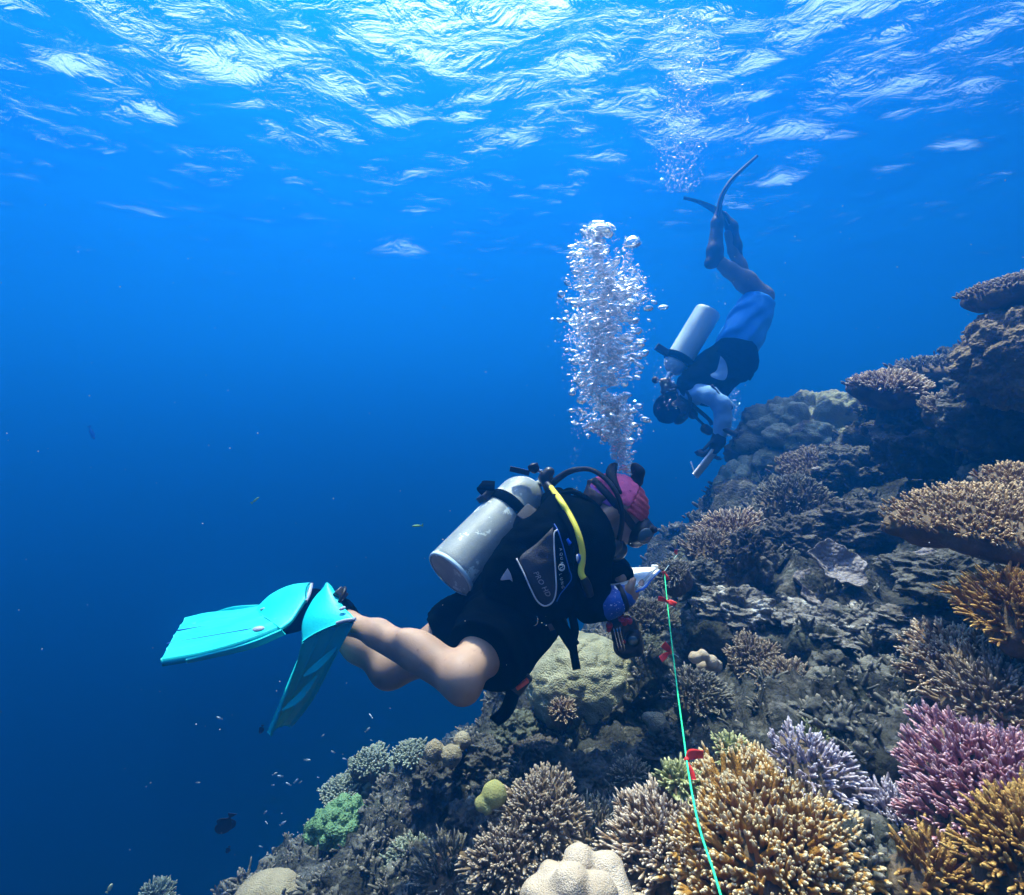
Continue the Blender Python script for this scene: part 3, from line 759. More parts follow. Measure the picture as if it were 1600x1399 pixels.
branching('table_coral', 'flat grey-brown table coral shading the slope below the tall rock head', 1468, 572, 2.6, 60, 'grey', 170, 0.035, 0.008, 0.15, 0.8, (-0.1, 0.12), 46, sub=1, depth=1.0)
branching('table_coral', 'pale pinkish finger plate right of the cream table coral stalk', 1490, 640, 2.0, 42, 'tan', 160, 0.035, 0.0075, 0.4, 1.0, (-0.1, 0.3), 47, sub=1)
branching('table_coral', 'thick brown table coral overhanging at the upper right edge', 1600, 440, 1.78, 88, 'tan', 300, 0.022, 0.0065, 0.10, 0.8, (-0.26, 0.04), 48, sub=1, ell=0.8, depth=0.22, stalk=0.5, rim=0.035)
massive('boulder_coral', 'tall brown rock-like coral head under the upper right overhang', 1600, 562, 1.72, 80, 'brown', (1.0, 0.9, 0.98), 130, 0.18, 0.12, 49, noise=0.12, fine=0.05, nu=190, nv=120)
massive('boulder_coral', 'lumpy olive massive coral crowning the reef right of the far diver', 1270, 708, 3.55, 98, 'porites', (1.0, 0.9, 0.78), 150, 0.20, 0.26, 51, noise=0.03, fine=0.10, nu=240, nv=120)
massive('boulder_coral', 'smaller olive lumpy coral joined to the crown at its right', 1352, 672, 3.4, 54, 'porites', (0.95, 0.9, 0.85), 80, 0.26, 0.20, 52, noise=0.04)
massive('boulder_coral', 'olive knobbly coral below the slate of the far diver', 1162, 786, 3.45, 43, 'porites', (0.9, 0.9, 1.25), 70, 0.30, 0.34, 53, noise=0.03, fine=0.08)
branching('table_coral', 'tan table coral casting a black shadow below the olive crown', 1290, 728, 2.85, 72, 'tan', 330, 0.040, 0.0085, 0.2, 0.9, (-0.12, 0.3), 54, sub=1, ell=0.8, depth=0.7)
branching('branching_coral', 'dark grey bushy coral under the tan table coral', 1245, 788, 2.4, 52, 'grey', 190, 0.045, 0.007, 0.7, 1.0, (-0.1, 0.3), 55, sub=2)
branching('table_coral', 'pale tan plate with fingers on the reef edge below the knobbly coral', 1142, 826, 2.3, 50, 'cream', 170, 0.040, 0.0065, 0.25, 1.0, (-0.25, 0.35), 56, sub=1, ell=0.8)
branching('branching_coral', 'twiggy tan coral just under the pale tan plate', 1110, 858, 2.2, 36, 'tan', 90, 0.040, 0.006, 0.5, 1.0, (-0.2, 0.3), 57, sub=2)
branching('branching_coral', 'fuzzy grey coral at the tip of the white slate', 1052, 900, 1.85, 24, 'grey', 110, 0.030, 0.0048, 0.6, 1.2, (-0.5, 0.2), 58, sub=2)
branching('branching_coral', 'bushy grey-green coral between the red-black camera and the line', 1010, 968, 1.95, 40, 'grey', 170, 0.034, 0.0045, 0.5, 1.0, (-0.15, 0.2), 59, sub=2)
massive('brain_coral', 'big pale green dome coral below the chest of the near diver', 912, 1068, 1.95, 84, 'brain', (1.06, 1.0, 0.86), 190, 0.11, 0.036, 61, noise=0.02, nu=220, nv=140)
branching('branching_coral', 'little white-tipped tuft at the foot of the green dome coral', 880, 1112, 1.72, 17, 'cream', 60, 0.026, 0.0038, 0.7, 1.2, (0, 0.4), 62, sub=1)
branching('branching_coral', 'little grey tuft in the dark hollow right of the green line ribbon', 985, 1216, 1.30, 24, 'grey', 70, 0.026, 0.0042, 0.6, 1.2, (0, 0.4), 63, sub=1)
lobes('round_coral', 'small smooth tan knob coral left of the green line', 'ball', [(1026, 1128, 1.48, 15), (1012, 1122, 1.5, 9), (1032, 1142, 1.5, 18)], 0.01, disp=lambda p: 0.003 * perlin(p * 80))
branching('branching_coral', 'brown scrubby coral on the sloping ridge right of the line', 1235, 1075, 1.42, 48, 'tan', 130, 0.028, 0.0048, 0.4, 1.0, (-0.2, 0.4), 64, sub=2)
branching('branching_coral', 'dull mauve coral on the ridge under the second red ribbon', 1090, 1085, 1.5, 42, 'grey', 110, 0.030, 0.005, 0.5, 1.0, (-0.1, 0.3), 65, sub=2)
branching('branching_coral', 'beige scrubby coral right of the white lumpy patch', 1178, 1028, 1.6, 38, 'tan', 110, 0.028, 0.005, 0.4, 1.0, (-0.2, 0.35), 66, sub=2)
lobes('lobed_coral', 'small bleached white lumps right of the middle red ribbon', 'beige', [(1085, 1028, 1.58, 9), (1098, 1024, 1.58, 9), (1112, 1034, 1.58, 10), (1120, 1040, 1.59, 9), (1105, 1042, 1.62, 16)], 0.008, disp=lambda p: 0.003 * perlin(p * 80))
# --- lower left, deeper
massive('soft_coral', 'bright green lumpy soft coral on the lower left reef edge', 537, 1290, 1.95, 31, 'soft', (1.0, 1.0, 0.9), 70, 0.30, 0.34, 71, noise=0.04, fine=0.12)
massive('soft_coral', 'duller green lumpy coral just left of the bright green soft coral', 500, 1305, 2.0, 22, 'soft', (0.8, 0.9, 1.3), 50, 0.32, 0.34, 72, noise=0.04, fine=0.12)
branching('table_coral', 'teal-tinted mushroom shaped coral on a stalk, left one of two', 580, 1190, 2.25, 28, 'teal', 170, 0.022, 0.0075, 0.35, 0.9, (0, 0.1), 73, sub=1, depth=1.6, stalk=0.5)
branching('table_coral', 'teal-tinted mushroom shaped coral on a stalk, right one of two', 640, 1178, 2.15, 24, 'teal', 150, 0.022, 0.0075, 0.35, 0.9, (-0.1, 0.1), 74, sub=1, depth=2.0, stalk=0.55)
branching('table_coral', 'teal-tinted table coral at the left reef edge below the mushrooms', 532, 1238, 2.2, 30, 'teal', 170, 0.022, 0.0075, 0.3, 0.9, (-0.2, 0.2), 75, sub=1, depth=0.9)
branching('branching_coral', 'small bluish-white tuft below the mushroom shaped corals', 600, 1270, 2.0, 14, 'lilac', 40, 0.035, 0.0055, 0.6, 1.2, (0, 0.3), 76, sub=1)
massive('boulder_coral', 'dark ribbed round coral standing below the round heads', 652, 1287, 1.8, 26, 'rock2', (1.0, 1.0, 1.25), 20, 0.5, 0.12, 77)
massive('brain_coral', 'flat brown dome coral cut by the bottom edge at left', 418, 1418, 1.6, 58, 'ball', (1.0, 0.9, 0.75), 60, 0.2, 0.02, 78, noise=0.02)
massive('boulder_coral', 'pale teal lumpy coral beside the flat brown dome', 447, 1378, 1.95, 26, 'teal', (1.2, 1.0, 0.7), 26, 0.4, 0.2, 79)
massive('boulder_coral', 'teal knobbly coral at the bottom right of the green soft coral', 588, 1338, 1.85, 24, 'teal', (1.0, 1.0, 0.9), 26, 0.4, 0.2, 80)
branching('branching_coral', 'teal finger coral at the bottom between the knobbly corals', 640, 1345, 1.62, 34, 'teal', 110, 0.024, 0.006, 0.4, 1.0, (-0.1, 0.3), 81, sub=2)
branching('branching_coral', 'pale teal fingers at the bottom edge below the green soft coral', 540, 1378, 1.75, 30, 'teal', 110, 0.022, 0.006, 0.4, 1.0, (-0.1, 0.3), 82, sub=2)
branching('branching_coral', 'rounded dark green coral peeking over the bottom edge at far left', 242, 1406, 2.6, 22, 'teal', 90, 0.05, 0.008, 0.7, 1.1, (0, 0.2), 83, sub=1)

# --- eroded rock heads that break up the slope
ROCKS = [
 ('craggy brownish rock head with knobs right of the slate', 1170, 890, 1.95, 42, 'rock2', (0.8, 0.8, 1.25), 1, 0.5),
 ('grey pitted rock just left of the craggy brownish head', 1098, 912, 2.05, 38, 'rock', (1.1, 1, 0.8), 2, 0.45),
 ('brown rock lump under the craggy brownish head', 1150, 960, 1.85, 52, 'rubble', (1.2, 1, 0.7), 3, 0.45),
 ('rounded dark rock behind the middle red ribbon', 1025, 1020, 1.85, 36, 'rock3', (1, 1, 0.75), 4, 0.25),
 ('dark knobbly boulder under the right of the green dome coral', 1005, 1125, 1.8, 42, 'rock', (1.1, 1, 0.8), 5, 0.4),
 ('pale encrusted rock at the left foot of the green dome coral', 808, 1158, 1.85, 40, 'rock3', (1.0, 1, 0.9), 6, 0.45),
 ('craggy rock between the round heads and the green dome coral', 765, 1200, 1.75, 42, 'rock', (1.2, 1, 0.75), 7, 0.5),
 ('smooth-topped brown rock above the yellow-green round pair', 835, 1195, 1.6, 36, 'rock2', (1, 1, 0.9), 8, 0.4),
 ('dark rock under the three round heads', 690, 1225, 1.8, 42, 'rock', (1.0, 1, 0.95), 9, 0.45),
 ('teal-grey crag beneath the mushroom shaped corals', 590, 1245, 2.3, 50, 'teal', (1.0, 1, 0.9), 10, 0.5),
 ('teal-grey rock pillar between the two mushroom shaped corals', 632, 1228, 2.35, 26, 'teal', (0.8, 0.9, 1.5), 11, 0.45),
 ('teal-grey boulder by the bright green soft coral base', 560, 1325, 2.05, 36, 'teal', (1.2, 1, 0.8), 12, 0.45),
 ('lower left boulder at the bottom edge among teal fingers', 490, 1375, 1.95, 36, 'teal', (1.3, 1, 0.7), 13, 0.45),
 ('dark crag above the taupe bushy coral', 900, 1230, 1.42, 52, 'rock', (1.2, 1, 0.7), 14, 0.5),
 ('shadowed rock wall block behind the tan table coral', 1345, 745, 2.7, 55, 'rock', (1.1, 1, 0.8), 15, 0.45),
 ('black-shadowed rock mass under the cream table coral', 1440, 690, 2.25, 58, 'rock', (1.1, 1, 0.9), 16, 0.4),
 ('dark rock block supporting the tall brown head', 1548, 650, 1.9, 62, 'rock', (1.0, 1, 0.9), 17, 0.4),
 ('knobby rock ridge left of the ear-shaped plate', 1228, 850, 2.2, 46, 'rock2', (1.2, 1, 0.8), 18, 0.5),
 ('mottled rock rise above the ear-shaped plate', 1345, 822, 2.15, 52, 'rock2', (1.3, 1, 0.65), 19, 0.5),
 ('pale eroded rock flat in the middle of the right slope', 1330, 985, 1.70, 62, 'rubble', (1.4, 1, 0.5), 20, 0.5),
 ('pale whitish rubble hump below the mauve plate', 1255, 975, 1.76, 46, 'rubble', (1.3, 1, 0.55), 21, 0.5),
 ('dark rock hump above the purple coral', 1440, 1170, 1.1, 46, 'rock', (1.3, 1, 0.6), 22, 0.5),
 ('dark rock shelf under the broad table coral', 1480, 905, 1.5, 62, 'rock', (1.3, 1, 0.6), 25, 0.45),
 ('bluish rock spur below the dark ledge, above the pale thicket', 1440, 975, 1.45, 46, 'rubble', (1.4, 1, 0.5), 26, 0.5),
 ('brown rock at the bottom edge between twigs and bushes', 735, 1310, 1.4, 44, 'rock', (1.0, 1, 0.9), 27, 0.45),
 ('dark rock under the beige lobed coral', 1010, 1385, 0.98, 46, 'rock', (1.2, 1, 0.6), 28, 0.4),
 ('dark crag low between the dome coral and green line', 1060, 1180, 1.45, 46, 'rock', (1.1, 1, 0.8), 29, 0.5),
 ('greenish rock at the reef edge under the twiggy tan coral', 1080, 895, 2.4, 36, 'rock3', (1.0, 1, 0.8), 30, 0.4),
]
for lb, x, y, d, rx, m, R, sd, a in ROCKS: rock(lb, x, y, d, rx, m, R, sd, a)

# --- small growth all over the rock: too much to count
def make_growth():
    rg = np.random.default_rng(77)
    n = 11000
    th = np.radians(rg.uniform(-40, 62, n)); r = 0.6 * (6.5 / 0.6) ** rg.random(n)
    x = r * np.sin(th); y = r * np.cos(th)
    V, N = reef_at(x, y)
    clump = perlin(V * 4.0 + 60) + 0.35 * rg.normal(size=n)
    ok = (clump > -0.1) & (~in_dent(V) | (rg.random(n) < 0.15)); V, N, r = V[ok], N[ok], r[ok]
    n = len(V); up = norm(N * 0.5 + [0, 0, 0.9])
    parts = []
    s = np.clip(0.0066 * (0.6 + 1.3 * rg.random(n)) * (0.6 + 0.5 * r), 0.004, 0.04)
    for k in range(7):
        off = rg.normal(size=(n, 3)); off -= up * (off * up).sum(1, keepdims=True)
        B = V + off * s[:, None] * 0.8 - up * s[:, None] * 0.3
        parts.append(fingers(B, norm(up + 0.55 * off), s * (1.2 + 1.2 * rg.random(n)), s * (0.26 + 0.3 * rg.random(n)), 0.3 * s[:, None] * rg.normal(size=(n, 3)), 5, 5, 0.6, seed=k))
    h = np.repeat(np.clip(0.5 + 0.6 * perlin(V * 5), 0, 1), 25)
    G = join(parts)
    m = mat("reef_growth", (0.034, 0.035, 0.028), 0.85, (0.13, 0.125, 0.10), 7, tip=(0.24, 0.215, 0.175), tiplo=0.6, bump=0.4, bscale=150, spots=((0.10, 0.08, 0.06), 6, 0.60, 0.1))
    return tag(obj('reef_growth', G, m), 'low mixed coral growth and nubs covering the reef rock', 'coral growth', kind='stuff')
make_growth()
def make_rubble():
    rg = np.random.default_rng(78)
    T = [knobby((1, 1, 0.75), 90 + k, 22, 14, 0.55) for k in range(6)]
    n = 2600
    th = np.radians(rg.uniform(-38, 60, n)); r = 0.7 * (6.0 / 0.7) ** rg.random(n)
    V, N = reef_at(r * np.sin(th), r * np.cos(th))
    parts = []
    dent = in_dent(V)
    for i in range(n):
        if dent[i] and i % 6: continue
        t = T[i % 6]; a = rg.uniform(0, 6.28); c, s = math.cos(a), math.sin(a)
        q = 0.011 * (0.6 + 0.5 * r[i]) * (0.5 + 1.6 * rg.random() ** 2)
        M = basis(norm(N[i] * .6 + [0, 0, .8]), [c, s, 0.1])
        parts.append(tr(t, M * (np.array([1, 1, 1.0]) * q), V[i] - N[i] * q * .3))
    m = mat("coral_rubble", (0.030, 0.030, 0.026), 0.95, (0.16, 0.155, 0.13), 9, bump=0.8, bscale=90, spots=((0.40, 0.37, 0.33), 8.0, 0.60, 0.06))
    return tag(obj('coral_rubble', join(parts), m), 'broken lumps of dead coral strewn over the reef slope', 'rubble', kind='stuff')
make_rubble()
# ------------------------------------------------------------------ divers
from mathutils.bvhtree import BVHTree
def W(dx, dy, dz=0.0):
    """a direction: right and down in the photo, dz away from the lens"""
    return dx * _r - dy * _u + dz * _f
def bvh(VF):
    F = VF[1]
    polys = [list(map(int, f)) for a in (F if isinstance(F, list) else [F]) for f in a]
    return BVHTree.FromPolygons([tuple(v) for v in VF[0]], polys)
def onto(tree, x, y, lift=0.002, dflt=1.4):
    """the point of a surface seen at photo pixel x, y"""
    dr = P(x, y, 1.0); L = np.linalg.norm(dr)
    hit = tree.ray_cast((0, 0, 0), tuple(dr / L))
    if hit[0] is None: return P(x, y, dflt)
    return np.array(hit[0]) - dr / L * lift
def union(*prims_sets):
    S = SDF()
    for s in prims_sets: S.prims += s.prims
    return S
def cloth_noise(a, f, b=0.0, f2=60.0):
    return lambda p: a * perlin(p * f) + a * 0.5 * perlin(p * f * 2.3 + 7) + (b * perlin(p * f2) if b else 0)
def hand(S, w, f, n, side, curls=(0.5, 0.55, 0.6, 0.7), tcurl=0.35, s=1.0, spread=0.06, tdir=None):
    """five fingers: w wrist, f finger direction, n the way the palm faces, side +-1 picks the thumb's side"""
    f = norm(f); n = norm(np.asarray(n) - f * np.dot(n, f)); a = np.cross(n, f) * side
    offs = (0.030, 0.010, -0.010, -0.029); kn = (0.083, 0.088, 0.083, 0.073); ln = (0.041, 0.046, 0.043, 0.033)
    for i in range(4):
        o = offs[i] * s
        k = w + f * kn[i] * s + a * o
        S.cap(w + a * o * 0.6, k, 0.0145 * s, 0.0115 * s, k=0.012 * s)
        ang = 0.0; p = k; dirf = norm(f + a * spread * (1.5 - i))
        for j, q in enumerate((1.0, 0.64, 0.52)):
            ang += curls[i] * (0.8, 1.1, 0.7)[j]
            d = math.cos(ang) * dirf + math.sin(ang) * n
            e = p + d * ln[i] * q * s
            S.cap(p, e, (0.0092 - 0.0009 * j) * s, (0.0085 - 0.0010 * j) * s, k=0.003 * s); p = e
    td = norm(a * 0.75 + f * 0.65 + n * 0.25) if tdir is None else norm(tdir)
    p = w + f * 0.018 * s + a * 0.022 * s; e = p + td * 0.045 * s
    S.cap(p, e, 0.0150 * s, 0.0115 * s, k=0.010 * s)
    t2 = norm(td * math.cos(tcurl) + f * math.sin(tcurl)); p = e; e = p + t2 * 0.032 * s
    S.cap(p, e, 0.0105 * s, 0.0098 * s, k=0.004 * s)
    t3 = norm(t2 * math.cos(tcurl) + (f * 0.5 + n * 0.5) * math.sin(tcurl)); S.cap(e, e + t3 * 0.024 * s, 0.0098 * s, 0.0078 * s, k=0.004 * s)
def sheet(A, B, th, nv=10, n=40, camber=0.0, ribs=(), rail=0.0):
    """a curved slab between two edge curves A and B (points), thickness th; ribs = (v, height, width) along the length"""
    a = spline(A, n); b = spline(B, n)
    v = np.linspace(0, 1, nv)
    S = a[:, None] * (1 - v)[None, :, None] + b[:, None] * v[None, :, None]
    du = np.gradient(S, axis=0); dv = np.gradient(S, axis=1)
    N = norm(np.cross(du, dv))
    h = camber * (4 * v * (1 - v))
    for rv, rh, rw in ribs: h = h + rh * np.exp(-((v - rv) / rw) ** 2)
    h = h + rail * (np.exp(-(v / 0.05) ** 2) + np.exp(-((1 - v) / 0.05) ** 2))
    top = S + N * (h[None, :, None] + th / 2)
    h2 = camber * (4 * v * (1 - v)) - rail * (np.exp(-(v / 0.05) ** 2) + np.exp(-((1 - v) / 0.05) ** 2))
    for rv, rh, rw in ribs: h2 = h2 - rh * np.exp(-((v - rv) / rw) ** 2)
    bot = S + N * (h2[None, :, None] - th / 2)
    G = np.concatenate([top, bot[:, ::-1]], axis=1)          # closed loop across
    m = G.shape[1]
    V = G.reshape(-1, 3)
    F = grid_faces(n, m, False, True)
    def cap(row):
        i = np.arange(nv - 1); o = row * m
        return np.column_stack([o + i, o + i + 1, o + m - 2 - i, o + m - 1 - i])
    return (V, [F[:, ::-1], cap(0), cap(n - 1)[:, ::-1]])
def ring(c, ax, R, r, n=40, sides=8, ell=1.0, x=None, a0=0, a1=2 * math.pi):
    M = basis(ax, x); a = np.linspace(a0, a1, n)
    C = np.asarray(c) + (np.cos(a) * R)[:, None] * M[:, 0] + (np.sin(a) * R * ell)[:, None] * M[:, 1]
    return tube(C, np.full(n, r), n, sides, up=ax, smooth=False)
def band(c, ax, R, w, th, ell=1.0, x=None, n=56, a0=0, a1=2 * math.pi):
    """a flat strap round an axis"""
    M = basis(ax, x); a = np.linspace(a0, a1, n)
    prof = [(R, -w / 2), (R + th, -w / 2 * 0.9), (R + th, w / 2 * 0.9), (R, w / 2)]
    V = np.array([[np.asarray(c) + math.cos(t) * q * M[:, 0] + math.sin(t) * q * ell * M[:, 1] + z * M[:, 2] for q, z in prof] for t in a]).reshape(-1, 3)
    return (V, grid_faces(n, 4, False, True))
def lathe(prof, c, ax, n=48):
    M = basis(ax); a = np.linspace(0, 2 * np.pi, n, endpoint=False)
    V = np.array([[np.asarray(c) + math.cos(t) * r * M[:, 0] + math.sin(t) * r * M[:, 1] + z * M[:, 2] for t in a] for r, z in prof]).reshape(-1, 3)
    return (V, grid_faces(len(prof), n, False, True)[:, ::-1])
def ribbon(pts, w, th, up, n=40):
    """flat webbing strap along points, w wide across 'up', th thick"""
    C = spline(pts, n); T = norm(np.gradient(C, axis=0))
    U = np.asarray(up, float)[None] - T * (T @ np.asarray(up, float))[:, None]; U = norm(U); B = np.cross(T, U)
    q = [(-.5, -.5), (.5, -.5), (.5, .5), (-.5, .5)]
    V = np.stack([C + U * w * a + B * th * b for a, b in q], 1).reshape(-1, 3)
    F = grid_faces(n, 4, False, True)
    return (V, [F, np.array([[0, 3, 2, 1]]), np.array([[0, 1, 2, 3]]) + 4 * (n - 1)])
def text_mesh(name, txt, place, size, m, parent, shear=0.0, space=1.0):
    """lettering laid on a surface: place(u, v) maps letter space to a point"""
    cu = bpy.data.curves.new(name, 'FONT'); cu.body = txt; cu.size = size; cu.shear = shear; cu.space_character = space
    cu.resolution_u = 3
    tmp = bpy.data.objects.new(name, cu); scene.collection.objects.link(tmp)
    dg = bpy.context.evaluated_depsgraph_get(); dg.update()
    me = bpy.data.meshes.new_from_object(tmp.evaluated_get(dg))
    bpy.data.objects.remove(tmp); bpy.data.curves.remove(cu)
    me.name = name
    base = np.array(world_loc(parent)) if parent is not None else 0
    for v in me.vertices: v.co = Vector(place(v.co.x, v.co.y) - base)
    me.update()
    return link(name, me, m, parent)

D_ = {}
D_['skin'] = mat("tanned_skin", (0.27, 0.165, 0.110), 0.6, (0.40, 0.255, 0.175), 11, spec=0.3, bump=0.07, bscale=240, spots=((0.25, 0.135, 0.09), 46.0, 0.64, 0.08), detail=8)
D_['skin2'] = mat("haze_greyed_skin", (0.125, 0.118, 0.118), 0.6, (0.17, 0.16, 0.16), 9, spec=0.3)  # tanned skin with the grey of the water haze put into its colour
D_['neo'] = mat("black_wetsuit_cloth", (0.0006, 0.0012, 0.0022), 0.9, (0.0011, 0.0022, 0.0036), 10, bump=0.25, bscale=300, spec=0.0)  # black cloth; the blue veil of the water is put into the colour
D_['vest'] = mat("black_nylon", (0.0010, 0.0022, 0.0036), 0.75, (0.0022, 0.0046, 0.0075), 8, bump=0.5, bscale=420, spec=0.0)  # black nylon, bluish because the water haze is painted into it
D_['panel'] = mat("charcoal_nylon_panel", (0.018, 0.020, 0.027), 0.6, (0.045, 0.048, 0.062), 9, bump=0.35, bscale=350, spec=0.25)  # charcoal nylon, lightened so its grey sheen sits in the colour
D_['rubber'] = mat("black_rubber", (0.006, 0.006, 0.008), 0.5, spec=0.3)
D_['plastic'] = mat("black_plastic", (0.018, 0.018, 0.020), 0.35, spec=0.5, bump=0.1, bscale=60)
D_['chrome'] = mat("chromed_brass", (0.75, 0.75, 0.76), 0.22, metal=1.0)
D_['tank'] = mat("worn_grey_tank_paint", (0.19, 0.22, 0.215), 0.5, (0.26, 0.295, 0.285), 16, spots=((0.52, 0.60, 0.56), 20.0, 0.575, 0.03), detail=8, bump=0.12, bscale=200, spec=0.4)
D_['tank2'] = mat("pale_tank_paint", (0.42, 0.58, 0.64), 0.5, (0.50, 0.66, 0.70), 7, spec=0.4)
D_['fin'] = mat("turquoise_fin_plastic", (0.0, 0.52, 0.53), 0.5, (0.01, 0.60, 0.60), 9, spec=0.35, bump=0.12, bscale=140, spots=((0.05, 0.42, 0.44), 38.0, 0.66, 0.05), detail=7)
D_['finrim'] = mat("grey_fin_rim", (0.30, 0.33, 0.40), 0.5)
D_['fin2'] = mat("dark_fin_rubber", (0.02, 0.02, 0.024), 0.5, spec=0.4)
D_['pink'] = mat("hot_pink_headband", (1.0, 0.14, 0.30), 0.75, (1.0, 0.17, 0.34), 14, bump=0.25, bscale=160, spots=((0.30, 0.02, 0.08), 22, 0.66, 0.03))
D_['maroon'] = mat("maroon_headband", (0.52, 0.06, 0.09), 0.7, (0.66, 0.11, 0.14), 25, bump=0.4, bscale=90)
D_['violet'] = mat("violet_headband_trim", (0.36, 0.10, 0.42), 0.7)
D_['white'] = mat("white_plastic", (0.80, 0.82, 0.82), 0.5, spec=0.4)
D_['piping'] = mat("pale_grey_piping", (0.62, 0.64, 0.66), 0.5)
D_['blue'] = mat("blue_trim", (0.02, 0.10, 0.42), 0.5)
D_['bluev'] = mat("bright_blue_valve", (0.01, 0.10, 0.60), 0.4)
D_['yellow'] = mat("yellow_hose", (0.66, 0.60, 0.05), 0.5, spec=0.4)
D_['sleeve'] = mat("blue_speckled_lycra", (0.012, 0.055, 0.28), 0.6, (0.02, 0.09, 0.38), 20, spots=((0.55, 0.66, 0.80), 170.0, 0.63, 0.02))
D_['hair'] = mat("brown_hair", (0.06, 0.035, 0.025), 0.6)
D_['red'] = mat("red_knob", (0.50, 0.015, 0.02), 0.4, spec=0.4)
D_['orange'] = mat("orange_red_reflector", (0.80, 0.09, 0.03), 0.4)
D_['glass'] = mat("mask_lens", (0.06, 0.09, 0.10), 0.08, spec=0.8, coat=0.5)
D_['shorts'] = mat("azure_board_shorts", (0.015, 0.30, 0.85), 0.75, (0.03, 0.36, 0.92), 9, bump=0.2, bscale=120)
D_['rash'] = mat("light_blue_rash_shirt", (0.17, 0.38, 0.66), 0.75, (0.22, 0.44, 0.72), 9, bump=0.2, bscale=150)
D_['vgrey'] = mat("grey_print", (0.36, 0.36, 0.40), 0.6)
D_['emblem'] = mat("pale_print", (0.50, 0.56, 0.58), 0.6)

